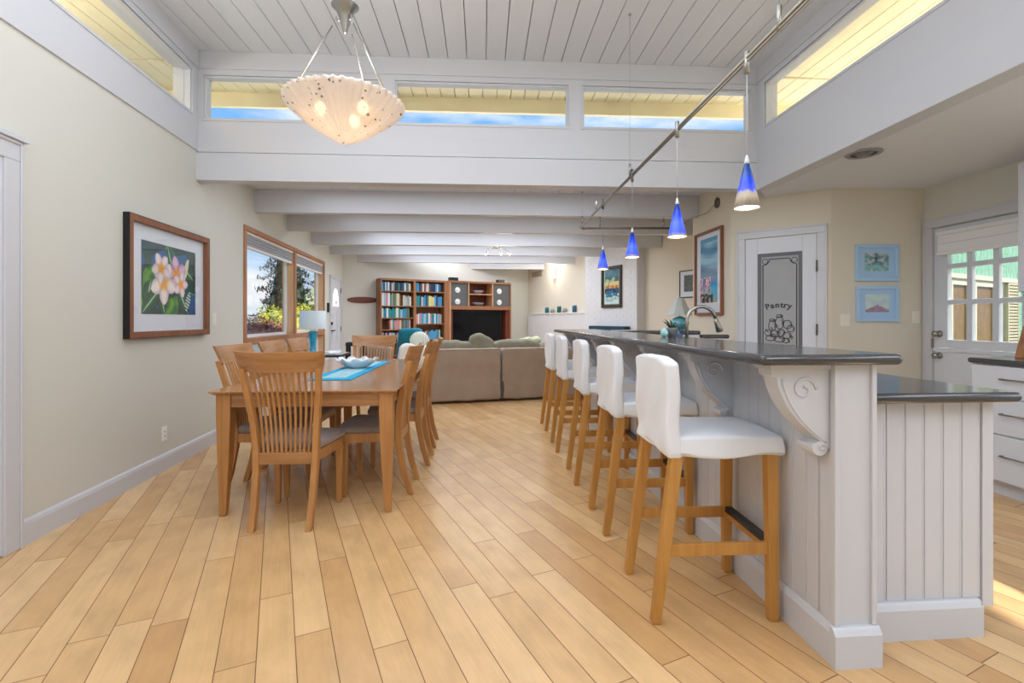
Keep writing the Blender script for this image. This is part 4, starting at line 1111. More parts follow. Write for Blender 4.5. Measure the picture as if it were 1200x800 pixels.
def petal(s, t, cx, cy, ang, L, W):
    dx, dy = s - cx, (t - cy)
    u = dx * math.cos(ang) + dy * math.sin(ang); v = -dx * math.sin(ang) + dy * math.cos(ang)
    if u < 0 or u > L: return None
    ww = W * 1.12 * max(0.0, math.sin(PI * (u / L) ** 1.15)) ** .62
    if abs(v) > ww: return None
    return u / L, v / max(ww, 1e-4)
def plumeria(s, t):
    asp = .78 / .55
    x = s * asp; y = t
    c = mix3((24, 52, 56), (30, 84, 74), .5 + nz(x * 3, y * 3, 1))
    if nz(x * 2.2, y * 2.2, 4) > .12: c = mix3((40, 110, 60), (110, 170, 60), .5 + nz(x * 9, y * 9, 2))
    if nz(x * 2.0 + 5, y * 2.0, 8) > .22: c = (30, 92, 140)
    for cx, cy, a, L, W in ((.1, .06, 1.3, .42, .13), (.02, .02, .7, .5, .11), (.55, 0, 1.9, .3, .1), (1.2, .0, 2.2, .5, .12), (1.35, .55, 2.6, .4, .1), (.62, 1.0, -1.2, .3, .08)):
        r = petal(x, y, cx, cy, a, L, W)
        if r: c = mix3((34, 112, 70), (22, 66, 58), abs(r[1])) if abs(r[1]) > .1 else (170, 205, 170)
    r = petal(x, y, 1.12, .04, 1.2, .34, .06)
    if r: c = (214, 226, 222) if int(r[0] * 14) % 2 else (40, 90, 80)
    r = petal(x, y, 1.0, .42, 1.15, .5, .05)
    if r: c = (214, 222, 196)
    def flower(cx, cy, sc, rot, col, col2):
        nonlocal c
        for k in range(5):
            a = rot + k * 2 * PI / 5
            r = petal(x, y, cx, cy, a, .27 * sc, .085 * sc)
            if r:
                base = mix3((246, 168, 50), col, smooth(.12, .5, r[0]))
                c = mix3(base, col2, smooth(.3, 1.0, abs(r[1])) * .8)
    flower(.86, .60, 1.05, .5, (226, 190, 214), (170, 124, 176))
    flower(.98, .46, .75, 1.3, (240, 226, 226), (206, 160, 190))
    flower(.52, .46, 1.2, 1.0, (244, 236, 226), (196, 176, 196))
    flower(.46, .66, .85, 2.1, (236, 226, 226), (190, 170, 190))
    return c
lp0 = lambda Y: (lwx(Y), Y)
framed('framed_picture', lp0(3.98), la_ang, 1.155, .88, 1.505, 'large framed plumeria flower picture with a white mat on the dining wall', .045, [WALNUT], plumeria, .78, .548, .008, depth=.045, nx=150, ny=110)

def seascape(s, t):
    y = t * 2.3; x = s
    if t > .93: c = (60, 150, 190)
    elif t > .35:
        b = math.sin(y * 9 + 2.2 * nz(x * 1.5, y * 2, 0) + x * 1.5)
        c = mix3((36, 120, 168), (150, 206, 222), .5 + .5 * b)
        c = mix3(c, (50, 90, 130), smooth(.75, .35, t) * .7)
    elif t > .22: c = mix3((70, 190, 220), (20, 110, 190), (t - .22) / .13)
    else: c = mix3((206, 160, 140), (90, 180, 210), smooth(.05, .22, t + .1 * s))
    if t < .40:
        n_ = nz(x * 7, y * 6, 5)
        if x < .62 and n_ > -.1 and t > .06 + .1 * x: c = (238, 180, 190) if nz(x * 20, y * 20, 2) > -.15 else (214, 130, 150)
        if t < .14 and x < .75 and nz(x * 8, y * 8, 9) > -.15: c = (28, 66, 60)
        if nz(x * 14, y * 9, 12) > .3 and x < .6: c = (26, 60, 66)
    return c
hd = Vector((2.35 - 2.29, 5.27 - 6.21)); hall_ang = math.atan2(hd.y, hd.x)
def hallp(u_): 
    Y = (2.35 + .0638 * 5.27) / (u_ + .0638); return (2.35 - .0638 * (Y - 5.27), Y)
pa, pb = hallp((816.5 - 600) / 575), hallp((848.5 - 600) / 575)
pc = ((pa[0] + pb[0]) / 2, (pa[1] + pb[1]) / 2); pwid = math.hypot(pa[0] - pb[0], pa[1] - pb[1])
framed('framed_picture', pc, hall_ang, pwid, .99, 1.745, 'tall framed tropical seascape picture with pink flowers on the hall wall', .028, [WALNUT], seascape, pwid * .62, .76, .03, depth=.035, nx=90, ny=180)

def bay_poster(s, t):
    x, y = s, t
    c = (150, 196, 190)
    if t > .80: c = mix3((20, 90, 120), (30, 120, 140), nz(x * 6, y * 6) + .5)
    if .62 < t <= .80: c = (18, 78, 104) if nz(x * 4, y * 8, 3) > -.15 else (150, 190, 150)
    if .50 < t <= .66: c = mix3((190, 200, 130), (230, 200, 120), x)
    if .44 < t <= .54: c = (224, 150, 90) if nz(x * 8, y * 14, 1) > -.2 else (120, 90, 80)
    if .2 < t <= .46: c = (16, 110, 142) if nz(x * 5, y * 8, 7) > -.1 else (30, 60, 90)
    if .12 < t <= .3 and nz(x * 9, y * 16, 4) > .1: c = (210, 224, 228)
    if .06 < t <= .13: c = (204, 224, 226)
    if .085 < t < .105 and .12 < x < .6 and nz(x * 40, 0, 3) > -.1: c = (40, 70, 90)
    if t <= .06: c = (206, 226, 220)
    if abs(x - .3 - .25 * (t - .5)) < .02 and .42 < t < .8: c = (40, 44, 40)
    if x < .05 or x > .95: c = (176, 206, 190)
    return c
wa = math.atan2(-1, .478)
def wingp(u_, off=0.0):
    # point on the living side wall seen at ray tangent u_, moved off metres into the room
    nx_, ny_ = -.902, -.431
    s_ = (2.66 + nx_ * off - u_ * (8.45 + ny_ * off)) / (u_ + .478); return (2.66 + nx_ * off - .478 * s_, 8.45 + ny_ * off + s_)
CHO = .20
pa, pb = wingp((706 - 600) / 575, CHO), wingp((729.3 - 600) / 575, CHO)
pc = ((pa[0] + pb[0]) / 2, (pa[1] + pb[1]) / 2); pwid = math.hypot(pa[0] - pb[0], pa[1] - pb[1])
DKF = mat('dark_bronze_frame', (62, 52, 40), .45, metal=.2)
framed('framed_poster', pc, wa, pwid, .80, 1.825, 'dark framed coastal travel poster hanging on the white brick chimney', .055, [DKF], bay_poster, pwid - .15, .66, 0, matm=mat('green_mat', (110, 140, 116), .9), depth=.035, nx=40, ny=60)
def etching(s, t):
    n_ = nz(s * 9, t * 9, 3); return mix3((66, 74, 76), (120, 130, 126), .5 + n_) if nz(s * 22, t * 22, 8) > -.2 else (40, 46, 50)
pa, pb = wingp((797 - 600) / 575), wingp((819 - 600) / 575)
pc = ((pa[0] + pb[0]) / 2, (pa[1] + pb[1]) / 2); pwid = math.hypot(pa[0] - pb[0], pa[1] - pb[1])
framed('framed_picture', pc, wa, pwid, .45, 1.775, 'small black framed dark etching partly hidden by the hall wall corner', .016, [BLACK], etching, pwid * .52, .27, 0.01, depth=.02, nx=30, ny=30)

def waves(s, t):
    c = mix3((96, 150, 160), (180, 200, 206), .5 + .5 * math.sin(t * 14 + 4 * nz(s * 3, t * 3)))
    if nz(s * 5, t * 7, 2) > .2: c = (104, 140, 150)
    if t < .35: c = mix3(c, (126, 200, 198), .6)
    if abs(s - .45) < .1 and .55 < t < .75 and nz(s * 12, t * 12, 1) > -.2: c = (70, 70, 90)
    if nz(s * 9, t * 9, 6) > .33: c = (226, 190, 200)
    return c
def coral(s, t):
    c = mix3((186, 206, 222), (206, 226, 214), .5 + nz(s * 3, t * 3))
    if t < .42 - .6 * abs(s - .5): c = mix3((170, 140, 170), (150, 128, 146), .5 + nz(s * 12, t * 12)) if nz(s * 16, t * 16, 3) > -.2 else (196, 166, 178)
    if .4 < s < .6 and .5 < t < .9: c = mix3(c, (190, 216, 200), .4)
    return c
kx = lambda px, Y=4.70: (px - 600) / 575 * Y
framed('framed_picture', ((kx(1001.5) + kx(1051.5)) / 2, 4.70), 0, kx(1051.5) - kx(1001.5), .345, 1.738, 'pale blue framed wave picture, upper of two on the kitchen wall', .028, [BLUEMAT], waves, .23, .175, .01, matm=BLUEMAT, depth=.025, nx=40, ny=30)
framed('framed_picture', ((kx(1002.5) + kx(1051.5)) / 2, 4.70), 0, kx(1051.5) - kx(1002.5), .335, 1.348, 'pale blue framed coral picture, lower of two on the kitchen wall', .028, [BLUEMAT], coral, .225, .17, .005, matm=BLUEMAT, depth=.025, nx=40, ny=30)

# switches and sockets
def wallplate(name, p, ang, zc, label, cat, w=.072, h=.116, kind='rocker', m=None):
    t = thing(name, (p[0], p[1], zc), ang, label, cat)
    MB().box(-w / 2, w / 2, -.006, -.001, -h / 2, h / 2).build('cover_plate', m or PLATE, t, bevel=.002)
    n_ = max(1, round(w / .06)) if w > .1 else 1
    for i in range(n_):
        xo = (i - (n_ - 1) / 2) * .046
        if kind == 'rocker':
            MB().box(xo - .017, xo + .017, -.010, -.006, -.033, .033).build('rocker_switch', m or PLATE, t, bevel=.001)
        else:
            mb = MB(); mb.box(xo - .018, xo + .018, -.009, -.006, -.036, .036)
            for zz in (-.018, .018):
                mb.box(xo - .008, xo - .004, -.0095, -.009, zz - .006, zz + .006, 1); mb.box(xo + .004, xo + .008, -.0095, -.009, zz - .006, zz + .006, 1)
            mb.build('socket', [m or PLATE, BLACK], t)
    return t
wallplate('wall_outlet', lp0(3.90), la_ang, .29, 'white power outlet low on the dining wall above the baseboard', 'outlet', kind='outlet', m=WPLATE)
wallplate('light_switch', lp0(4.74), la_ang, 1.20, 'pale light switch on the dining wall between picture and window', 'switch')
wallplate('light_switch', (kx(990), 4.70), 0, 1.193, 'double light switch beside the pantry door casing', 'switch', w=.094)
wallplate('light_switch', (kx(1073), 4.70), 0, 1.22, 'single light switch beside the glazed kitchen door', 'switch', w=.075)
t = thing('door_chime', (*lp0(9.22), 1.42), la_ang, 'slim black chime box on the wall between window and front door', 'door chime')
MB().box(-.035, .035, -.035, -.001, -.09, .09).build('housing', BLACK, t, bevel=.004)
MB().box(-.02, .02, -.038, -.035, .02, .07).build('speaker_grille', DARKM, t)

# wooden paddle-shaped plaque on the back wall
bw = Vector((0.43 + 3.66, 13.1 - 10.565)); bang = math.atan2(bw.y, bw.x)
def backp(u_, off=0.0):
    n_ = Vector((bw.y, -bw.x)).normalized() * off
    x0_, y0_ = -3.66 + n_.x, 10.565 + n_.y; k_ = bw.y / bw.x
    Y = (y0_ - k_ * x0_) / (1 - k_ * u_); return (u_ * Y, Y)
pa, pb = backp((406.8 - 600) / 575), backp((443 - 600) / 575)
L_ = math.hypot(pa[0] - pb[0], pa[1] - pb[1]); pc = ((pa[0] + pb[0]) / 2, (pa[1] + pb[1]) / 2)
out = [(L_ / 2 * math.cos(a), .068 * (abs(math.sin(a)) ** .8) * (1 if math.sin(a) > 0 else -1)) for a in [2 * PI * i / 40 for i in range(40)]]
mb = MB(); mb.ext(out, -.035, -.003); mb.build('surfboard_plaque', woodmat('dark_koa_wood', (84, 38, 24), (124, 60, 38), 'x', .35), loc=(pc[0], pc[1], 1.625), rotz=bang, bevel=.008, label='dark wooden surfboard shaped plaque mounted on the far wall', cat='wall plaque')

# ------------------------------------------------------------------ chandelier
cx_, cy_ = -.905, 2.66
RIM, RR = 2.345, .310
ch_ = thing('chandelier', (cx_, cy_, 3.612), 0, 'fluted alabaster glass bowl chandelier hanging on steel rods over the dining table', 'chandelier')
def alab():
    m, nt, b = newmat('speckled_alabaster_glass')
    tc = nt.nodes.new('ShaderNodeTexCoord'); v = nt.nodes.new('ShaderNodeTexVoronoi'); v.inputs['Scale'].default_value = 38; v.inputs['Randomness'].default_value = 1
    nt.links.new(tc.outputs['Object'], v.inputs['Vector'])
    wn = nt.nodes.new('ShaderNodeMath'); wn.operation = 'LESS_THAN'
    sep = nt.nodes.new('ShaderNodeSeparateColor'); nt.links.new(v.outputs['Color'], sep.inputs[0])
    ms = nt.nodes.new('ShaderNodeMath'); ms.operation = 'MULTIPLY'; ms.inputs[1].default_value = .30; nt.links.new(sep.outputs[0], ms.inputs[0])
    nt.links.new(v.outputs['Distance'], wn.inputs[0]); nt.links.new(ms.outputs[0], wn.inputs[1])
    g = nt.nodes.new('ShaderNodeMath'); g.operation = 'GREATER_THAN'; g.inputs[1].default_value = .35; nt.links.new(sep.outputs[1], g.inputs[0])
    mu = nt.nodes.new('ShaderNodeMath'); mu.operation = 'MULTIPLY'; nt.links.new(wn.outputs[0], mu.inputs[0]); nt.links.new(g.outputs[0], mu.inputs[1])
    mx = nt.nodes.new('ShaderNodeMix'); mx.data_type = 'RGBA'; mx.inputs[6].default_value = rgb((214, 204, 194)); mx.inputs[7].default_value = rgb((60, 26, 14)); nt.links.new(mu.outputs[0], mx.inputs[0])
    nt.links.new(mx.outputs[2], b.inputs['Base Color']); b.inputs['Roughness'].default_value = .25
    tr = nt.nodes.new('ShaderNodeBsdfTranslucent'); nt.links.new(mx.outputs[2], tr.inputs['Color'])
    ms2 = nt.nodes.new('ShaderNodeMixShader'); ms2.inputs[0].default_value = .28; tp = nt.nodes.new('ShaderNodeBsdfTransparent'); ms3 = nt.nodes.new('ShaderNodeMixShader'); ms3.inputs[0].default_value = .16
    o = nt.nodes['Material Output']; nt.links.new(b.outputs[0], ms2.inputs[1]); nt.links.new(tr.outputs[0], ms2.inputs[2]); nt.links.new(ms2.outputs[0], ms3.inputs[1]); nt.links.new(tp.outputs[0], ms3.inputs[2]); nt.links.new(ms3.outputs[0], o.inputs[0])
    return m
ALAB = alab()
zr = RIM - 3.612
fl3 = lambda a, z: .022 * math.cos(44 * a)
prof = [(.001, -.192), (.035, -.188), (.06, -.176), (.11, -.146), (.17, -.105), (.235, -.055), (.285, -.012), (.305, .008), (.310, .022), (.300, .030), (.292, .024), (.276, .0), (.228, -.045), (.165, -.094), (.105, -.134), (.05, -.168), (.001, -.180)]
mb = MB(); mb.lathe([(r_, z + zr) for r_, z in prof], 176, flute=lambda a, z: (.032 * math.cos(44 * a)) * smooth(-.19, -.15, z - zr)); mb.build('glass_bowl', ALAB, ch_)
hubz = 2.80 - 3.612
mb = MB(); mb.lathe([(.001, hubz - .055), (.010, hubz - .05), (.015, hubz - .03), (.030, hubz + .03), (.048, hubz + .07), (.072, hubz + .095), (.072, hubz + .10), (.02, hubz + .11), (.009, hubz + .12), (.009, -.03)], 24); mb.build('hub', NICKEL, ch_)
mb = MB(); mb.lathe([(.001, -.002), (.07, -.002), (.07, -.018), (.02, -.035), (.001, -.035)], 24); mb.build('canopy', NICKEL, ch_)
for a in (R(192), R(-30), R(75)):
    c, s_ = math.cos(a), math.sin(a)
    p0 = (.035 * c, .035 * s_, hubz + .04); p1 = (.295 * c, .295 * s_, zr + .02)
    mb = MB(); q = [Vector(p0) + (Vector(p1) - Vector(p0)) * k for k in (.12, 1)]
    mb.tube(q, .0042, 8)
    e0 = Vector(p0)
    mb.tube([e0 + Vector((.013 * math.cos(k * .7) * c, .013 * math.cos(k * .7) * s_, -.012 + .016 * math.sin(k * .7))) for k in range(10)], .0032, 6)
    mb.lathe([(.001, 0), (.011, 0), (.011, .006), (.001, .008)], 10, c=(p1[0], p1[1], p1[2] - .002))
    mb.build('hanging_rod', NICKEL, ch_)
BULB = emat('warm_lit_bulb', (255, 214, 150), 34)
for a in (R(200), R(-25), R(85)):
    mb = MB(); ell(mb, .028, .028, .036, 14, 8, c=(.125 * math.cos(a), .125 * math.sin(a), zr - .022)); mb.build('bulb', BULB, ch_)

# ------------------------------------------------------------------ track light with blue glass pendants
def rail_x(Y): return 1.033 - .053 * (Y - 2.16)
RZ = 2.352
tk = thing('track_light', (rail_x(4), 4.0, RZ), 0, 'long bent nickel monorail track running over the bar and turning towards the hall', 'track light')
def rel(p): return (p[0] - rail_x(4), p[1] - 4.0, p[2] - RZ)
mb = MB()
a0, a1 = (rail_x(1.70), 1.70), (rail_x(5.98), 5.98)
mb.tube([rel((a0[0], a0[1], RZ)), rel((a1[0], a1[1], RZ - .03))], .0085, 8)
mb.tube([rel((a0[0], a0[1], RZ - .016)), rel((a1[0], a1[1], RZ - .046))], .0055, 8)
mb.build('rail', NICKEL, tk)
mb = MB(); b0 = (.86, 6.02); b1 = (2.02, 6.02)
mb.tube([rel((b0[0], b0[1], RZ - .03)), rel((b1[0], b1[1], RZ - .03))], .0085, 8); mb.tube([rel((b0[0], b0[1], RZ - .044)), rel((b1[0], b1[1], RZ - .044))], .005, 8); mb.build('cross_rail', NICKEL, tk)
mb = MB(); mb.tube([rel((a1[0], a1[1], RZ - .035)), rel((a1[0] + .04, a1[1] + .10, RZ - .035)), rel((b0[0], b0[1], RZ - .035))], .012, 8)
mb.tube([rel((a1[0], a1[1] - .12, RZ - .035)), rel((a1[0] + .03, a1[1], RZ - .06)), rel((a1[0] + .11, a1[1] + .03, RZ - .035))], .008, 8); mb.build('corner_connector', STEEL, tk)
for X_, Y_, top in ((rail_x(1.92), 1.92, 3.611), (rail_x(3.88) - .01, 3.88, 3.611), (rail_x(5.1), 5.1, 2.719), (rail_x(5.85), 5.85, 2.719), (1.08, 6.02, 2.449), (1.86, 6.02, 2.449)):
    mb = MB(); mb.tube([rel((X_, Y_, RZ - .02)), rel((X_, Y_, min(top, RZ + .075)))], .0095, 8)
    if top > RZ + .08: mb.tube([rel((X_, Y_, RZ + .07)), rel((X_, Y_, top))], .0012, 5); mb.lathe([(.001, 0), (.010, 0), (.012, .01), (.001, .010)], 12, c=rel((X_, Y_, top - .010)))
    mb.build('standoff', STEEL, tk)
pf = hallp((841 - 600) / 575)
mb = MB(); mb.tube([rel(p) for p in ((2.02, 6.02, RZ - .03), (2.08, 6.0, RZ + .0), (2.15, 5.9, RZ + .06), (pf[0] - .05, pf[1] + .18, RZ + .09), (pf[0] - .03, pf[1] + .06, RZ + .14), (pf[0] - .022, pf[1], 2.50))], .005, 8); mb.build('feed_cable', NICKEL, tk)
mb = MB(); mb.lathe([(.001, 0), (.06, 0), (.06, .015), (.001, .02)], 24); o = mb.build('wall_canopy', mat('aged_bronze', (112, 104, 88), .5, metal=.6), tk, loc=rel((pf[0], pf[1], 2.52))); o.rotation_euler = (0, -PI / 2, 0)

def pendmat(amber):
    m, nt, b = newmat('blue_art_glass_%d' % amber)
    tc = nt.nodes.new('ShaderNodeTexCoord'); sp_ = nt.nodes.new('ShaderNodeSeparateXYZ'); nt.links.new(tc.outputs['Object'], sp_.inputs[0])
    mp = nt.nodes.new('ShaderNodeMapping'); mp.inputs['Scale'].default_value = (90, 90, 14); nt.links.new(tc.outputs['Object'], mp.inputs['Vector'])
    n_ = nt.nodes.new('ShaderNodeTexNoise'); n_.inputs['Scale'].default_value = 1.0; n_.inputs['Detail'].default_value = 3; nt.links.new(mp.outputs[0], n_.inputs['Vector'])
    ad = nt.nodes.new('ShaderNodeMath'); ad.operation = 'MULTIPLY_ADD'; ad.inputs[1].default_value = .035; nt.links.new(n_.outputs['Fac'], ad.inputs[0]); nt.links.new(sp_.outputs['Z'], ad.inputs[2])
    mr = nt.nodes.new('ShaderNodeMapRange'); mr.inputs[1].default_value = .015; mr.inputs[2].default_value = .225; nt.links.new(ad.outputs[0], mr.inputs[0])
    cr = nt.nodes.new('ShaderNodeValToRGB'); e = cr.color_ramp.elements
    if amber:
        e[0].position = 0; e[0].color = rgb((112, 100, 84)); e[1].position = 1; e[1].color = rgb((10, 60, 96))
        for p_, c_ in ((.10, (126, 112, 96)), (.22, (172, 158, 130)), (.30, (168, 160, 150)), (.36, (62, 84, 235)), (.52, (30, 66, 240)), (.7, (10, 64, 150))):
            x = e.new(p_); x.color = rgb(c_)
    else:
        e[0].position = 0; e[0].color = rgb((196, 170, 110)); e[1].position = 1; e[1].color = rgb((10, 40, 120))
        for p_, c_ in ((.05, (120, 120, 150)), (.12, (60, 84, 235)), (.4, (70, 100, 250)), (.62, (20, 60, 220)), (.8, (8, 44, 140))):
            x = e.new(p_); x.color = rgb(c_)
    nt.links.new(mr.outputs[0], cr.inputs['Fac']); nt.links.new(cr.outputs['Color'], b.inputs['Base Color']); b.inputs['Roughness'].default_value = .15
    nt.links.new(cr.outputs['Color'], b.inputs['Emission Color']); b.inputs['Emission Strength'].default_value = .55 if not amber else .35
    return m
PM1, PM2 = pendmat(1), pendmat(0)
GLOWD = emat('lit_frosted_lens', (255, 250, 236), 1.6)
def make_pendant(glass):
    t = thing('pendant_light', (0, 0, 0))
    mb = MB(); mb.lathe([(.0545, 0), (.052, .012), (.0110, .196), (.0105, .196), (.050, .012), (.0525, 0)], 32, cap=False); mb.build('glass_shade', glass, t)
    mb = MB(); mb.lathe([(.001, .192), (.0118, .192), (.010, .205), (.004, .232), (.001, .233)], 18); mb.build('socket_cap', mat('frosted_cap', (226, 228, 230), .3), t)
    mb = MB(); mb.lathe([(.001, .004), (.0515, .004), (.0515, .007), (.001, .007)], 28); mb.build('diffuser', GLOWD, t)
    return t
pen = make_pendant(PM1); pen2 = make_pendant(PM2)
GP = 'blue cone pendants over the bar'
labs = ['blue glass cone pendant with a wide speckled amber rim over the near bar end', 'blue glass cone pendant, second along the track from the near end', 'blue glass cone pendant, third along the track from the near end', 'blue glass cone pendant, last on the track at the sofa end']
for i, (Y_, zb_) in enumerate(((2.16, 1.690), (2.92, 1.690), (3.85, 1.686), (4.82, 1.690))):
    X_ = (1.034, .983, .943, .892)[i]
    if i == 0: o = pen
    elif i == 1: o = pen2
    else: o = dup(pen2, (0, 0, 0), 0, labs[i])
    o.location = (X_, Y_, zb_); tag(o, labs[i], 'pendant lamp', GP)
    L_ = RZ - .03 - zb_
    o2 = MB().tube([(0, 0, .225), (0, 0, L_)], .0022, 6).build('cord', mat('clear_silver_cord', (190, 192, 196), .4), o)
    mb = MB(); mb.tube([(0, 0, L_ - .04), (0, 0, L_ + .055)], .011, 10); mb.build('track_connector', STEEL, o)

# recessed light, living-room spots, sconce, vent
t = thing('recessed_light', (2.644, 3.69, 2.4495), 0, 'round recessed ceiling light over the kitchen, switched off', 'ceiling light')
mb = MB(); mb.lathe([(.085, -.001), (.118, -.001), (.122, -.006), (.114, -.012), (.085, -.008)], 36, cap=False); mb.build('trim_ring', mat('grey_trim_ring', (150, 150, 152), .4), t)
mb = MB(); mb.lathe([(.001, -.0015), (.086, -.0015), (.086, -.003), (.05, -.004), (.045, -.02), (.001, -.022)], 28); mb.build('lamp_face', mat('grey_reflector', (120, 120, 124), .3), t)
t = thing('spot_light_bar', (-.265, 8.42, 2.4495), R(3), 'chrome three-headed spot light bar under a living room beam', 'ceiling light')
mb = MB(); mb.lathe([(.001, 0), (.06, 0), (.05, -.02), (.001, -.024)], 20); mb.tube([(-.16, 0, -.04), (-.08, .02, -.03), (0, 0, -.03), (.08, -.02, -.03), (.16, 0, -.04)], .008, 8); mb.build('mount', STEEL, t)
SPB = emat('lit_spot_lamp', (255, 236, 210), 14)
for xx, tilt in ((-.155, -.03), (.055, .02), (.15, .07)):
    mb = MB(); mb.tube([(xx, 0, -.04), (xx + tilt * .3, 0, -.075)], .006, 6); mb.tube([(xx + tilt * .3, -.0, -.07), (xx + tilt, -.03, -.13)], [.016, .030], 14); o = mb.build('spot_head', STEEL, t)
    mb = MB(); ell(mb, .024, .024, .016, 12, 6, c=(xx + tilt * 1.02, -.034, -.136)); mb.build('lamp', SPB, o)
sc = wingp((650.5 - 600) / 575)
t = thing('wall_sconce', (sc[0], sc[1], 2.33), wa, 'lit frosted glass wall sconce on the living room wall beside the chimney', 'wall lamp')
MB().box(-.05, .05, -.02, -.001, -.14, .14).build('back_plate', STEEL, t, bevel=.003)
mb = MB(); mb.soft(-.058, .058, -.11, -.02, -.15, .15, r=.03, n=(4, 4, 6)); mb.build('glass_shade', emat('lit_frosted_sconce_glass', (255, 238, 210), 2.2), t)
vc = wingp((629.5 - 600) / 575)
t = thing('air_vent', (vc[0], vc[1], 2.36), wa, 'dark slatted air vent high on the living room wall near the corner', 'vent')
MB().box(-.26, .26, -.012, -.001, -.06, .06).build('back_plate', mat('dark_grille', (92, 82, 74), .6), t)
mb = MB()
for i in range(8): mb.box(-.25 + i * .066, -.215 + i * .066, -.022, -.012, -.05, .05)
mb.build('louvres', mat('tan_louvre', (176, 160, 144), .6), t)

# ------------------------------------------------------------------ chimney and ledge
a_, b_ = wingp((746 - 600) / 575, CHO), wingp((686 - 600) / 575, CHO)
chl = math.hypot(a_[0] - b_[0], a_[1] - b_[1])
def bricks(mb, L, z0, z1, bl=.21, bh=.068, g=.006, depth=.02, y1=0.0):
    r_ = 0; z = z0
    while z < z1 - .01:
        x = -(bl / 2 if r_ % 2 else 0)
        while x < L:
            xa, xb = max(0, x + g / 2), min(L, x + bl - g / 2)
            if xb - xa > .01: mb.box(xa, xb, y1 - depth - rnd.random() * .0008, y1, z + g / 2, min(z1, z + bh - g / 2))
            x += bl
        z += bh; r_ += 1
mb = MB(); bricks(mb, chl, 0, 2.72, y1=0.02); mb.box(0, chl, .005, CHO, 0, 2.72)
mb.M = None
for i in range(40):
    z = i * .068
    mb.box(chl, chl + .008, .004, CHO, z + .003, z + .065)
o = mb.build('wall_chimney', BRICKW, loc=(b_[0], b_[1], 0), rotz=wa, kind=S)
e0, e1 = wingp((619.5 - 600) / 575, .10), b_
ll = math.hypot(e0[0] - e1[0], e0[1] - e1[1])
mb = MB(); LZ = 1.355
n_ = int(ll / .09)
for i in range(n_): mb.box(i * ll / n_ + .003, (i + 1) * ll / n_ - .003, -.012, 0, 0, LZ - .03)
mb.box(0, ll, 0, .12, 0, LZ - .03); mb.box(-.0, ll, -.03, .12, LZ - .03, LZ)
mb.build('wall_ledge', BRICKW, loc=(e0[0], e0[1], 0), rotz=wa, kind=S)
pa, pb = wingp((697.5 - 600) / 575, CHO), wingp((739.5 - 600) / 575, CHO)
L_ = math.hypot(pa[0] - pb[0], pa[1] - pb[1])
mb = MB(); mb.box(0, L_, -.16, -.021, 1.0, 1.07); mb.box(.02, L_ - .02, -.14, -.021, .95, 1.0)
mb.build('mantel_shelf', mat('dark_teal_paint', (24, 62, 84), .5), loc=(pa[0], pa[1], 0), rotz=wa, bevel=.003, label='dark teal mantel shelf on the white brick chimney just above the bar top', cat='shelf')
TG = [mat('dark_teal_glaze', (20, 96, 104), .3), mat('green_glaze', (28, 92, 72), .3), mat('blue_teal_glaze', (24, 88, 112), .3), mat('shell_grey', (150, 150, 142), .5, var=.15, vscale=30)]
for px, kind_, hgt, lab in ((640.8, 0, .135, 'teal ceramic jar on the brick ledge, furthest from the chimney'), (647.5, 3, .07, 'grey seashell on the brick ledge between the teal and green jars'), (655, 1, .15, 'dark green ceramic jar, middle of the brick ledge'), (662, 3, .085, 'pale seashell on the brick ledge beside the green jar'), (673, 2, .155, 'blue ceramic jar on the brick ledge closest to the chimney')):
    q = wingp((px - 600) / 575, .05)
    mb = MB()
    if kind_ == 3:
        pts = []
        for k in range(16):
            a = k * .7; r_ = .012 + .0035 * k
            pts.append((r_ * math.cos(a) * 1.0, .3 * r_ * math.sin(a), hgt * .45 + r_ * .6 * math.sin(a)))
        mb.tube(pts, [.006 + .0016 * k for k in range(16)], 8)
        zmin = min(v.z for v in mb.v)
        for v in mb.v: v.z -= zmin
        mb.build('seashell', TG[3], loc=(q[0], q[1], LZ + .0005), rotz=wa, label=lab, cat='shell')
    else:
        mb.lathe([(.001, 0), (.042, 0), (.047, .01), (.047, hgt * .8), (.040, hgt * .88), (.044, hgt), (.036, hgt), (.034, hgt * .85), (.001, hgt * .8)], 18)
        mb.build('ceramic_jar', TG[kind_], loc=(q[0], q[1], LZ + .0005), label=lab, cat='jar')

# ------------------------------------------------------------------ bookcase and media unit
off = .36
A = backp((446 - 600) / 575, off); B = backp((527 - 600) / 575, off); Cc = backp((599 - 600) / 575, off)
LB = math.hypot(B[0] - A[0], B[1] - A[1]); LC = math.hypot(Cc[0] - B[0], Cc[1] - B[1])
def fpos(px):      # distance from A along the furniture front seen at this image column
    p = backp((px - 600) / 575, off); return math.hypot(p[0] - A[0], p[1] - A[1])
BZ = 2.10
bk = thing('bookcase', (A[0], A[1], 0), bang, 'tall brown wooden double bookcase full of books against the far wall', 'bookcase')
dv0, dv1 = fpos(484.8), fpos(487.6); sd = fpos(520.8)
mb = MB(); mb.box(0, .03, 0, .33, 0, BZ); mb.build('side_panel', CASEW, bk, bevel=.002)
mb = MB(); mb.box(sd, LB, 0, .33, 0, BZ); mb.build('side_panel', CASEW, bk, bevel=.002)
mb = MB(); mb.box(dv0, dv1, 0, .33, 0, BZ); mb.build('divider', CASEW, bk, bevel=.002)
mb = MB(); mb.box(0, LB, -.004, .33, BZ - .045, BZ); mb.build('top_panel', CASEW, bk, bevel=.002)
mb = MB(); mb.box(.03, sd, .315, .33, 0, BZ - .045); mb.build('back_panel', CASEW, bk)
mb = MB(); mb.box(.03, dv0, .01, .31, 0, .08); mb.box(dv1, sd, .01, .31, 0, .08); mb.build('plinth', CASEW, bk)
SH1 = [1.83, 1.50, 1.235, .975, .70, .40]; SH2 = [1.83, 1.50, 1.10, .745, .40]
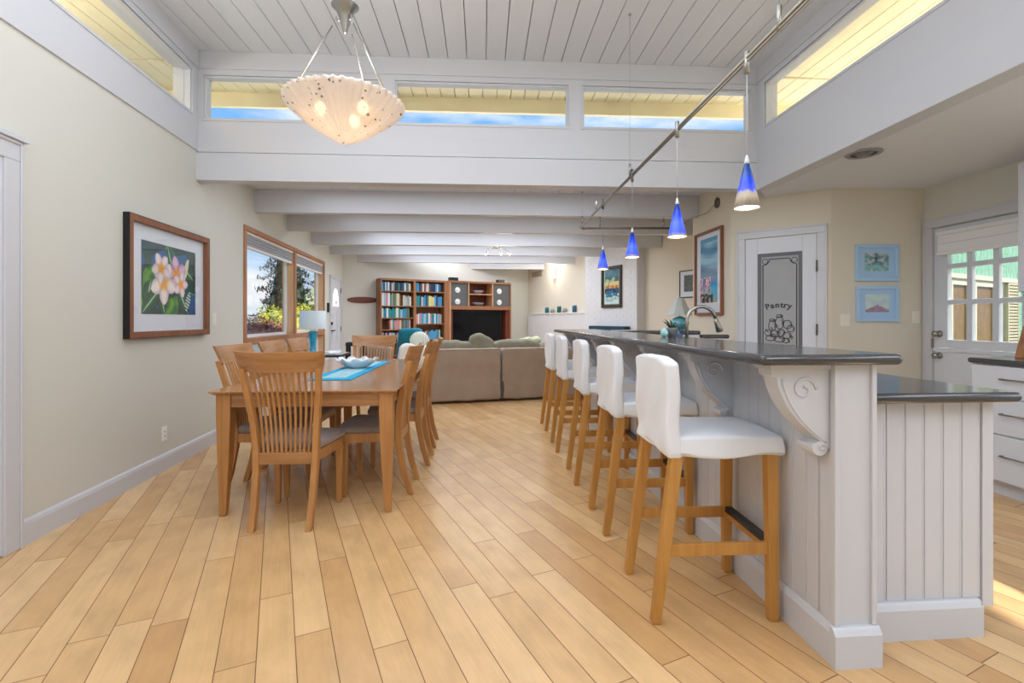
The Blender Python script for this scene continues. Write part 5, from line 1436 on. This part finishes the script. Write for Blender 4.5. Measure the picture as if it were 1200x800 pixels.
for z in SH1: MB().box(.03, dv0, .012, .315, z - .022, z).build('shelf', CASEW, bk, bevel=.001)
for z in SH2: MB().box(dv1, sd, .012, .315, z - .022, z).build('shelf', CASEW, bk, bevel=.001)
bpal = {'dark blue': (26, 60, 110), 'pale blue': (150, 190, 214), 'teal': (30, 140, 160), 'white': (220, 222, 224), 'cream': (214, 200, 170), 'sky blue': (70, 150, 200), 'charcoal': (40, 44, 52), 'green': (70, 140, 110), 'pink': (206, 140, 140), 'brown': (128, 84, 62), 'grey': (150, 156, 160), 'yellow': (216, 204, 120)}
bmats = {k: mat('book_cover_' + k.replace(' ', '_'), c, .6) for k, c in bpal.items()}
PAGE = mat('book_pages', (224, 216, 198), .9)
def book_base(cn):
    mb = MB(); prof_ = [(0, 1), (-.0, .0)]
    mb.box(0, .1, 0, 1, 0, 1, 0); mb.box(.9, 1, 0, 1, 0, 1, 0); mb.box(0, 1, 0, .05, 0, 1, 0); mb.box(.1, .9, .05, .97, .015, .985, 1); pass
    return mb
protos = {}
ordn = ['first', 'second', 'third', 'fourth', 'fifth', 'sixth', 'seventh', 'eighth', 'ninth', 'tenth', 'eleventh', 'twelfth', 'thirteenth', 'fourteenth', 'fifteenth', 'sixteenth', 'seventeenth', 'eighteenth', 'nineteenth', 'twentieth', 'twenty-first', 'twenty-second', 'twenty-third', 'twenty-fourth']
ca_, sa_ = math.cos(bang), math.sin(bang)
def bwp(x, y): return (A[0] + x * ca_ - y * sa_, A[1] + x * sa_ + y * ca_)
def book(x, w, h, z, cn, lab, grp, lean=0.0):
    if cn not in protos:
        o = book_base(cn).build('book', [bmats[cn], PAGE]); protos[cn] = o
    else:
        o = protos[cn].copy(); COL.objects.link(o)
    p = bwp(x, .045)
    o.location = (p[0], p[1], z + .0008); o.rotation_euler = (0, lean, bang); o.scale = (w, .20, h)
    o['label'] = lab; o['category'] = 'book'; o['group'] = grp
def row(x0, x1, z, hmin, hmax, pal, bay, shelf, fill=1.0, start=0.0, i0=0):
    x = x0 + .012 + start; i = i0; end = x0 + (x1 - x0) * fill - .01
    while i < len(ordn):
        w = rnd.uniform(.026, .05)
        if x + w > end: break
        cn = rnd.choice(pal); h = rnd.uniform(hmin, hmax)
        book(x, w, h, z, cn, '%s book, %s on the %s shelf of the %s bookcase bay' % (cn, ordn[i], shelf, bay), 'books on the %s shelf of the %s bookcase bay' % (shelf, bay))
        x += w + .0015; i += 1
cool = ['dark blue', 'dark blue', 'teal', 'pale blue', 'white', 'charcoal', 'sky blue', 'grey']
warm = ['white', 'cream', 'pink', 'green', 'white', 'grey', 'pale blue', 'brown']
row(.03, dv0, 1.83, .17, .20, ['dark blue', 'dark blue', 'sky blue', 'charcoal', 'white', 'grey', 'teal', 'cream', 'brown'], 'first', 'top', .97)
row(.03, dv0 - .25, 1.50, .24, .29, warm, 'first', 'second', 1.0)
row(dv0 - .25, dv0, 1.50, .20, .24, ['sky blue', 'teal', 'grey', 'pale blue', 'dark blue', 'cream'], 'first', 'second', .97, i0=13)
row(.03, dv0, 1.235, .18, .225, ['teal', 'teal', 'sky blue', 'green', 'white', 'brown', 'pale blue', 'teal'], 'first', 'third', .9)
row(.03, dv0, .975, .20, .23, ['brown', 'grey', 'pink', 'teal', 'teal', 'pale blue', 'cream'], 'first', 'fourth', 1.0, start=.17)
row(.03, dv0, .70, .19, .235, ['white', 'grey', 'dark blue', 'charcoal', 'pale blue', 'pink'], 'first', 'fifth', .95)
row(dv1, sd, 1.83, .17, .20, ['dark blue', 'white', 'charcoal', 'teal', 'grey', 'green', 'sky blue', 'brown'], 'second', 'top', .97)
row(dv1, sd, 1.50, .21, .25, ['dark blue', 'dark blue', 'sky blue', 'yellow', 'cream', 'green', 'sky blue', 'teal'], 'second', 'second', .97)
row(dv1, sd, 1.10, .21, .245, ['pale blue', 'white', 'sky blue', 'teal', 'grey', 'pink', 'white'], 'second', 'third', .98)
row(dv1, sd, .745, .17, .215, ['sky blue', 'white', 'pale blue', 'sky blue', 'brown', 'green'], 'second', 'fourth', .93, start=.22)

MZ = 2.115
mu = thing('media_cabinet', (B[0], B[1], 0), bang, 'brown wooden media cabinet housing the television beside the bookcase', 'media cabinet')
def mpos(px): return fpos(px) - LB
PALEW = woodmat('pale_cabinet_edge', (188, 140, 100), (208, 162, 120), 'z', .5)
mb = MB(); mb.box(0, .03, 0, .34, 0, MZ); mb.build('side_panel', PALEW, mu, bevel=.002)
mb = MB(); mb.box(LC - .03, LC, 0, .34, 0, MZ); mb.build('side_panel', CASEW, mu, bevel=.002)
mb = MB(); mb.box(0, LC, -.004, .34, MZ - .045, MZ); mb.build('top_panel', CASEW, mu, bevel=.002)
zs = 1.52
mb = MB(); mb.box(.03, LC - .03, .0, .34, zs - .09, zs); mb.build('shelf', CASEW, mu, bevel=.002)
m1, m2 = mpos(549.5), mpos(577.5)
for xx in (m1, m2): MB().box(xx - .012, xx + .012, .0, .33, zs, MZ - .045).build('divider', PALEW, mu)
MB().box(m1 + .012, m2 - .012, .0, .33, 1.795, 1.815).build('shelf', PALEW, mu)
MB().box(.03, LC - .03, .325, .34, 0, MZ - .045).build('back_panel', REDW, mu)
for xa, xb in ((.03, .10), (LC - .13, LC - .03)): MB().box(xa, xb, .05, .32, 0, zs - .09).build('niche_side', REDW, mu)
MB().box(.10, LC - .13, .02, .33, .0, .66).build('lower_cupboard', CASEW, mu, bevel=.003)
def mwp(x, y): return (B[0] + x * ca_ - y * sa_, B[1] + x * sa_ + y * ca_)
tvx = (mpos(532.5) + mpos(590.5)) / 2; tvw = mpos(590.5) - mpos(532.5)
p = mwp(tvx, .12)
tv = thing('television', (p[0], p[1], .661), bang, 'large black flat television inside the wooden media cabinet', 'television')
MB().box(-tvw / 2, tvw / 2, 0, .05, .03, .74).build('housing', BLACK, tv, bevel=.004)
MB().box(-tvw / 2 + .02, tvw / 2 - .02, -.003, 0, .05, .72).build('screen', SCREEN, tv)
mb = MB(); mb.box(-.2, .2, -.04, .14, 0, .012); mb.box(-.05, .05, .0, .04, .0, .05); mb.build('stand', BLACK, tv)
SPK = mat('grey_speaker_cloth', (92, 94, 94), .9, var=.2, vscale=60)
for (xa, xb, cxs, lab) in ((mpos(528.5) + .012, m1 - .016, 536.8, 'grey speaker cabinet with two white cones at the bookcase end of the media unit'), (m2 + .016, LC - .036, 585.7, 'grey speaker cabinet with two white cones at the chimney end of the media unit')):
    p = mwp((xa + xb) / 2, .03)
    t = thing('speaker', (p[0], p[1], zs + .001), bang, lab, 'speaker', 'pair of built in speakers')
    w_ = xb - xa; MB().box(-w_ / 2, w_ / 2, 0, .26, 0, MZ - .05 - zs).build('speaker_cabinet', SPK, t, bevel=.003)
    xo = mpos(cxs) - (xa + xb) / 2
    for zz in (.10, .375):
        mb = MB(); mb.lathe([(.001, .012), (.02, .02), (.026, .01), (.03, .004), (.05, .008), (.062, .014), (.068, .008), (.068, 0), (.001, 0)], 24)
        o = mb.build('woofer_cone', mat('white_speaker_cone', (226, 230, 232), .4), t, loc=(xo, -.001, zz)); o.rotation_euler = (PI / 2, 0, 0)
for zz, lab in ((1.8155, 'silver fish shaped dish on the upper middle shelf of the media unit'), (zs + .0005, 'grey oval dish on the lower middle shelf of the media unit')):
    p = mwp((m1 + m2) / 2, .15)
    mb = MB()
    for r_ in [1]:
        mb.lathe([(.001, .0), (.05, .0), (.12, .04), (.16, .085), (.155, .088), (.115, .048), (.05, .012), (.001, .01)], 28)
    for v in mb.v: v.y *= .55
    mb.build('dish', mat('pewter', (150, 158, 166), .3, metal=.6), loc=(p[0], p[1], zz), rotz=bang, label=lab, cat='dish')
for px0, px1, lab in ((528.5, 538, 'small dark box on top of the media unit at the bookcase end'), (585, 592.5, 'small dark box on top of the media unit at the chimney end')):
    xa, xb = mpos(px0), mpos(px1); p = mwp((xa + xb) / 2, .1); w_ = xb - xa
    mb = MB(); mb.box(-w_ / 2, w_ / 2, -.06, .06, 0, .075); mb.box(-w_ / 2 + .02, w_ / 2 - .02, -.063, -.06, .015, .06); mb.build('small_speaker', BLACK, loc=(p[0], p[1], MZ + .0005), rotz=bang, bevel=.006, label=lab, cat='speaker', group='small boxes on the media unit')
# ------------------------------------------------------------------ outside
GRASS = mat('lawn_grass', (104, 124, 70), .95, var=.2, vscale=3)
struct(MB().box(-60, 60, -40, 80, -.35, -.30), 'ground', GRASS)
struct(MB().box(-6.2, -3.9, 4.5, 12.5, -.30, -.10), 'porch_path', mat('pale_concrete', (206, 202, 192), .9))
def foliage(mb, c, r, n_, leaf, seed, shape='ball'):
    q = random.Random(seed)
    for i in range(n_):
        while True:
            v = Vector((q.uniform(-1, 1), q.uniform(-1, 1), q.uniform(-1, 1)))
            if v.length < 1 and v.length > .45: break
        p = Vector((c[0] + v.x * r[0], c[1] + v.y * r[1], c[2] + v.z * r[2]))
        a = Vector((q.uniform(-1, 1), q.uniform(-1, 1), q.uniform(-.6, .6))).normalized() * leaf * q.uniform(.6, 1.3)
        b = a.cross(Vector((q.uniform(-1, 1), q.uniform(-1, 1), q.uniform(-1, 1)))).normalized() * leaf * .4
        mb.add([p - a, p - b, p + a, p + b], [(0, 1, 2, 3)])
def leafmat(name, c1, c2):
    m, nt, b = newmat(name)
    tc = nt.nodes.new('ShaderNodeTexCoord'); n_ = nt.nodes.new('ShaderNodeTexNoise'); n_.inputs['Scale'].default_value = 3.5; n_.inputs['Detail'].default_value = 6
    nt.links.new(tc.outputs['Object'], n_.inputs['Vector']); cr = nt.nodes.new('ShaderNodeValToRGB'); cr.color_ramp.elements[0].position = .38; cr.color_ramp.elements[1].position = .62
    cr.color_ramp.elements[0].color = rgb(c1); cr.color_ramp.elements[1].color = rgb(c2)
    nt.links.new(n_.outputs['Fac'], cr.inputs['Fac']); nt.links.new(cr.outputs['Color'], b.inputs['Base Color']); b.inputs['Roughness'].default_value = .7
    return m
BARK = mat('tree_bark', (96, 76, 60), .9)
def shrub(name, x, y, rx, ry, h, m, n_, leaf, seed, label, cat='shrub', group=None):
    t = thing(name, (x, y, -.30), 0, label, cat, group)
    mb = MB(); q = random.Random(seed)
    for k in range(14):
        a = q.uniform(0, 2 * PI); d_ = q.uniform(0, .62)
        foliage(mb, (rx * d_ * math.cos(a), ry * d_ * math.sin(a), h * q.uniform(.35, .78)), (rx * .45, ry * .45, h * .24), n_ // 14, leaf, seed + k)
    mb.build('foliage', m, t)
    mb = MB(); mb.soft(-rx * .72, rx * .72, -ry * .72, ry * .72, .1, h * .82, r=min(rx, ry, h * .4) * .55, n=(8, 8, 6), amp=.16, freq=2.5, seed=seed); mb.build('inner_leaves', m, t)
    mb = MB()
    for k in range(4): mb.tube([(0, 0, 0), (.2 * rx * math.cos(k * 1.6), .2 * ry * math.sin(k * 1.6), h * .5)], [.05, .02], 6)
    mb.build('stem', BARK, t)
MB().box(-.06, .06, -3.0, 3.6, -.3, .80).build('porch_parapet', mat('white_stucco', (240, 240, 238), .8), loc=(-4.50, 8.6, 0), rotz=R(7.5), label='low white porch wall just outside the dining window', cat='wall', bevel=.01)
shrub('hedge_shrub', -6.15, 11.9, .8, 1.0, 1.66, leafmat('red_purple_leaves', (92, 40, 42), (170, 116, 96)), 5200, .045, 3, 'red-purple leafed shrub outside the dining window')
shrub('flowering_shrub', -6.95, 14.5, .9, 1.0, 1.50, leafmat('tan_leaves', (150, 116, 60), (214, 196, 130)), 4200, .05, 9, 'tan leafed shrub behind the red-purple one outside the window')
shrub('garden_bush', -8.0, 17.4, 1.2, 1.3, 2.15, leafmat('yellow_green_leaves', (96, 118, 30), (212, 200, 70)), 6400, .06, 5, 'yellow-green bush in the garden below the conifer')
shrub('garden_bush', -7.9, 20.4, 1.6, 1.5, 2.15, leafmat('dark_green_gold_leaves', (40, 70, 26), (170, 160, 50)), 6400, .06, 15, 'dark green and gold bush outside the far window pane')
t = thing('conifer_tree', (-10.75, 23.6, -.3), 0, 'tall dark conifer standing against the blue sky outside the window', 'tree')
mb = MB(); mb.tube([(0, 0, 0), (.05, 0, 4), (0, 0, 7.6)], [.22, .15, .03], 8); mb.build('trunk', BARK, t)
mb = MB(); q = random.Random(12)
for k in range(120):
    z = 1.0 + 6.9 * (k / 120); rad = 2.1 * (1 - (z / 8.6)) * q.uniform(.55, 1.0) + .15; a = k * 2.4
    for j in range(90):
        s_ = q.uniform(.15, 1); p = Vector((rad * s_ * math.cos(a), rad * s_ * math.sin(a), z - .5 * s_ * s_ * rad * .4 + q.uniform(-.1, .1)))
        p += Vector((q.uniform(-.25, .25), q.uniform(-.25, .25), 0)) * (1 - .3 * s_)
        aa = Vector((q.uniform(-1, 1), q.uniform(-1, 1), q.uniform(-.8, .2))).normalized() * .13; b = aa.cross(Vector((0, 0, 1))).normalized() * .04
        mb.add([p - aa, p - b, p + aa, p + b], [(0, 1, 2, 3)])
mb.lathe([(.001, 1.0), (1.0, 1.1), (.62, 3.4), (.3, 5.6), (.03, 7.4)], 14)
mb.build('foliage', leafmat('conifer_needles', (24, 44, 38), (62, 84, 66)), t)
mb = MB(); q_ = thing('garden_fence', (-11.5, 13.5, -.3), R(65), 'weathered board fence at the edge of the garden', 'fence')
for i in range(34): mb.box(i * .15 - 2.5, i * .15 - 2.36, 0, .02, 0, 1.5)
mb.build('boards', mat('weathered_boards', (120, 92, 68), .9, var=.2), q_)
for i in range(3): MB().box(-2.5 + i * 2.4, -2.4 + i * 2.4, .02, .12, 0, 1.6).build('post', mat('fence_post_wood', (112, 86, 64), .9), q_)
nh = thing('neighbor_house', (-12.0, 27.0, -.3), R(20), 'pale green neighboring house with a low eave beyond the bushes', 'house')
mb = MB(); mb.box(0, 5, 0, 6, 0, 2.3); mb.build('walls', mat('sage_green_siding', (176, 190, 150), .9), nh)
mb = MB(); mb.box(-.3, 5.6, -.8, 6.8, 2.3, 2.75); mb.build('eave', mat('cream_eave', (214, 218, 180), .8), nh)
mb = MB(); mb.loft([[(-.3, -.8, 2.75), (5.6, -.8, 2.75), (5.6, 6.8, 2.75), (-.3, 6.8, 2.75)], [(1, 2.8, 3.5), (4, 2.8, 3.5), (4, 3.2, 3.5), (1, 3.2, 3.5)]]); mb.build('roof', mat('green_grey_shingles', (134, 146, 118), .9), nh)

struct(MB().prism([(-3.25, 4.6), (-9.5, 4.6), (-9.5, Y0), (lwx(Y0) - .17, Y0)], 2.60, 2.70), 'roof_bounce_slab', ROOFT)  # unseen slab added to bounce sunlight up onto the soffit
# shingled outbuilding seen through the glazed kitchen door
ob = thing('shingled_outbuilding', (6.2, 7.15, -.3), math.atan(.54), 'mint green shingled wing with white trimmed windows outside the kitchen door', 'house')
MINT = mat('mint_green_shingle', (128, 172, 148), .85, var=.12, vscale=7)
mb = MB(); mb.box(-1, 5, .03, .3, 0, 4.6); mb.build('wall', mat('mint_wall', (96, 150, 124), .9), ob)
mb = MB(); q = random.Random(2)
for r_ in range(22):
    z = 2.19 + r_ * .105; x = -1 - q.random() * .1
    if z > 4.5: break
    while x < 5:
        w_ = q.uniform(.09, .17); mb.box(x, x + w_ - .008, .0, .03, z, z + .100 + q.uniform(0, .008)); x += w_
for r_ in range(24):
    z = r_ * .10; x = 2.97
    if z > 2.2: break
    while x < 5:
        w_ = q.uniform(.09, .17); mb.box(x, x + w_ - .008, .0, .03, z, z + .094); x += w_
mb.build('shingles', MINT, ob)
WT = mat('cream_white_trim', (206, 200, 184), .6)
mb = MB(); mb.box(-1, 2.97, .0, .025, 0, 2.15); mb.box(-1, 5, -.05, .03, 2.12, 2.19); mb.build('trim_band', WT, ob)
for xa, xb in ((.40, .90), (1.22, 1.87)):
    mb = MB()
    for a, b, c, e in ((xa - .05, xb + .05, 2.02, 2.08), (xa - .05, xb + .05, .85, .92), (xa - .05, xa, .9, 2.02), (xb, xb + .05, .9, 2.02)): mb.box(a, b, -.04, 0, c, e)
    f = mb.build('window', WT, ob)
    MB().box(xa, xb, -.012, -.002, .92, 2.02).build('curtained_pane', mat('brown_curtained_glass', (120, 88, 50), .3, spec=.4, var=.35, vscale=9), f)
mb = MB()
for i in range(26): mb.box(2.46, 2.85, -.045, -.015, .78 + i * .052, .815 + i * .052)
mb.box(2.42, 2.46, -.05, 0, .74, 2.10); mb.box(2.85, 2.89, -.05, 0, .74, 2.10)
mb.build('shutter', mat('cream_shutter', (190, 180, 152), .7), ob)

# ------------------------------------------------------------------ sky, sun, lamps
w = bpy.data.worlds.new('World'); scene.world = w; w.use_nodes = True
nt = w.node_tree; bg = nt.nodes['Background']
tc = nt.nodes.new('ShaderNodeTexCoord')
mp = nt.nodes.new('ShaderNodeMapping'); mp.inputs['Scale'].default_value = (1.4, 1.4, 4.0); mp.inputs['Location'].default_value = (.3, .1, 0)
nt.links.new(tc.outputs['Generated'], mp.inputs['Vector'])
cn = nt.nodes.new('ShaderNodeTexNoise'); cn.inputs['Scale'].default_value = 2.2; cn.inputs['Detail'].default_value = 7; cn.inputs['Roughness'].default_value = .55
nt.links.new(mp.outputs[0], cn.inputs['Vector'])
cr = nt.nodes.new('ShaderNodeValToRGB'); cr.color_ramp.elements[0].position = .46; cr.color_ramp.elements[1].position = .64
cr.color_ramp.elements[0].color = (0, 0, 0, 1); cr.color_ramp.elements[1].color = (1, 1, 1, 1)
nt.links.new(cn.outputs['Fac'], cr.inputs['Fac'])
sx = nt.nodes.new('ShaderNodeSeparateXYZ'); nt.links.new(tc.outputs['Generated'], sx.inputs[0])
gr = nt.nodes.new('ShaderNodeValToRGB'); e = gr.color_ramp.elements
e[0].position = 0.0; e[0].color = rgb((206, 226, 244)); e[1].position = .8; e[1].color = rgb((84, 148, 222)); x = e.new(.3); x.color = rgb((120, 178, 236))
nt.links.new(sx.outputs['Z'], gr.inputs['Fac'])
mx = nt.nodes.new('ShaderNodeMix'); mx.data_type = 'RGBA'; mx.inputs[7].default_value = rgb((244, 248, 252))
nt.links.new(cr.outputs['Color'], mx.inputs[0]); nt.links.new(gr.outputs['Color'], mx.inputs[6]); nt.links.new(mx.outputs[2], bg.inputs['Color'])
bg.inputs['Strength'].default_value = SKY

def light(name, typ, loc, energy, col=(1, 1, 1), size=None, size_y=None, direction=None, angle=None):
    l = bpy.data.lights.new(name, typ); l.energy = energy; l.color = col
    if typ == 'AREA':
        l.shape = 'RECTANGLE'; l.size = size; l.size_y = size_y or size
    elif typ in ('POINT', 'SPOT') and size: l.shadow_soft_size = size
    if angle: l.angle = angle
    o = bpy.data.objects.new(name, l); COL.objects.link(o); o.location = loc
    if direction: o.rotation_euler = Vector(direction).to_track_quat('-Z', 'Y').to_euler()
    return o
light('sun', 'SUN', (10, -6, 12), SUN, (1.0, .97, .93), direction=(-.77, .08, -.63), angle=R(1.0))
# added fill lamps in place of daylight, behind the viewpoint and at kitchen window
light('rear_fill', 'AREA', (.25, Y0 + .08, 1.5), E_REAR, COOL, size=4.6, size_y=2.6, direction=(-.02, 1, .45))
light('rear_fill_second', 'AREA', (3.1, Y0 + .05, 1.2), E_REAR * .3, COOL, size=1.6, size_y=2.0, direction=(0, 1, .05))
kw = rwp(1.45); light('kitchen_window_fill', 'AREA', (kw[0] - .05, kw[1], 1.6), E_KW, COOL, size=1.7, size_y=1.0, direction=(-1, -.05, -.12))
for sx_, px_ in ((1, lwx(-.8) + .08), (-1, rbx(-.8) - .08)):
    light('clerestory_fill', 'AREA', (px_, -2.2, 3.2), E_CLR, COOL, size=4.2, size_y=.42, direction=(sx_, 0, -.25))  # added side fill standing in for daylight from the high windows
light('overhead_fill', 'AREA', (-.5, 1.9, 3.58), E_TOPFILL, COOL, size=3.6, size_y=3.2, direction=(0, 0, -1))  # fill added just under the closed ceiling, no roof opening there
# fill lights added unseen between the beams to brighten the living wing
for yc, ee in ((5.17, .55), (6.50, .30), (7.72, .9), (8.95, 1.0), (10.25, 1.0), (11.6, .8)):
    light('beam_bay_fill', 'AREA', (-.6, yc - .03, 2.70), E_LIV * ee, COOL, size=3.6, size_y=.6, direction=(0, 0, -1))
light('kitchen_fill', 'AREA', (3.35, .3, 2.43), E_KC, COOL, size=1.2, size_y=2.2, direction=(0, 0, -1))  # unseen area light added to lift the kitchen
light('soffit_fill', 'AREA', (-3.75, 1.2, 2.85), 62, (1, .93, .8), size=4.5, size_y=.25, direction=(.1, 0, 1))  # unseen light added below the eave to brighten the porch-side soffit
# lamps
light('chandelier_uplight', 'POINT', (cx_, cy_, RIM + .22), E_UP, (.93, .96, 1.0), size=.12)
light('chandelier_lamp', 'POINT', (cx_, cy_, RIM - .06), 2.2, (1, .80, .55), size=.06)
for i, (Y_, X_) in enumerate(((2.16, 1.034), (2.92, .983), (3.85, .943), (4.82, .892))):
    light('pendant_lamp', 'POINT', (X_, Y_, 1.665), 1.2, (1, .93, .85), size=.03)
for xx in (-.155, .055, .2): light('spot_lamp', 'POINT', (-.265 + xx, 8.36, 2.28), SPOTE, (1, .93, .84), size=.04)
light('sconce_lamp', 'POINT', (sc[0] - .16, sc[1] - .09, 2.33), 6, (1, .88, .72), size=.05)

# ------------------------------------------------------------------ camera
cam = bpy.data.cameras.new('camera'); co = bpy.data.objects.new('camera', cam); COL.objects.link(co)
co.location = (0, 0, 1.2); co.rotation_euler = (PI / 2, 0, 0)
cam.sensor_width = 36.0; cam.lens = 575.0 / 1200.0 * 36.0; cam.shift_y = -(400 - 374) / 1200.0
cam.clip_start = .05; cam.clip_end = 300
scene.camera = co
scene.view_settings.view_transform = 'Standard'; scene.view_settings.look = 'None'
scene.view_settings.gamma = 1.0; scene.view_settings.use_curve_mapping = False
scene.view_settings.exposure = EXPO
scene.cycles.use_denoising = True
scene.cycles.max_bounces = 10; scene.cycles.diffuse_bounces = 6; scene.cycles.transparent_max_bounces = 12
scene.cycles.sample_clamp_indirect = 6.0
bpy.context.view_layer.update()
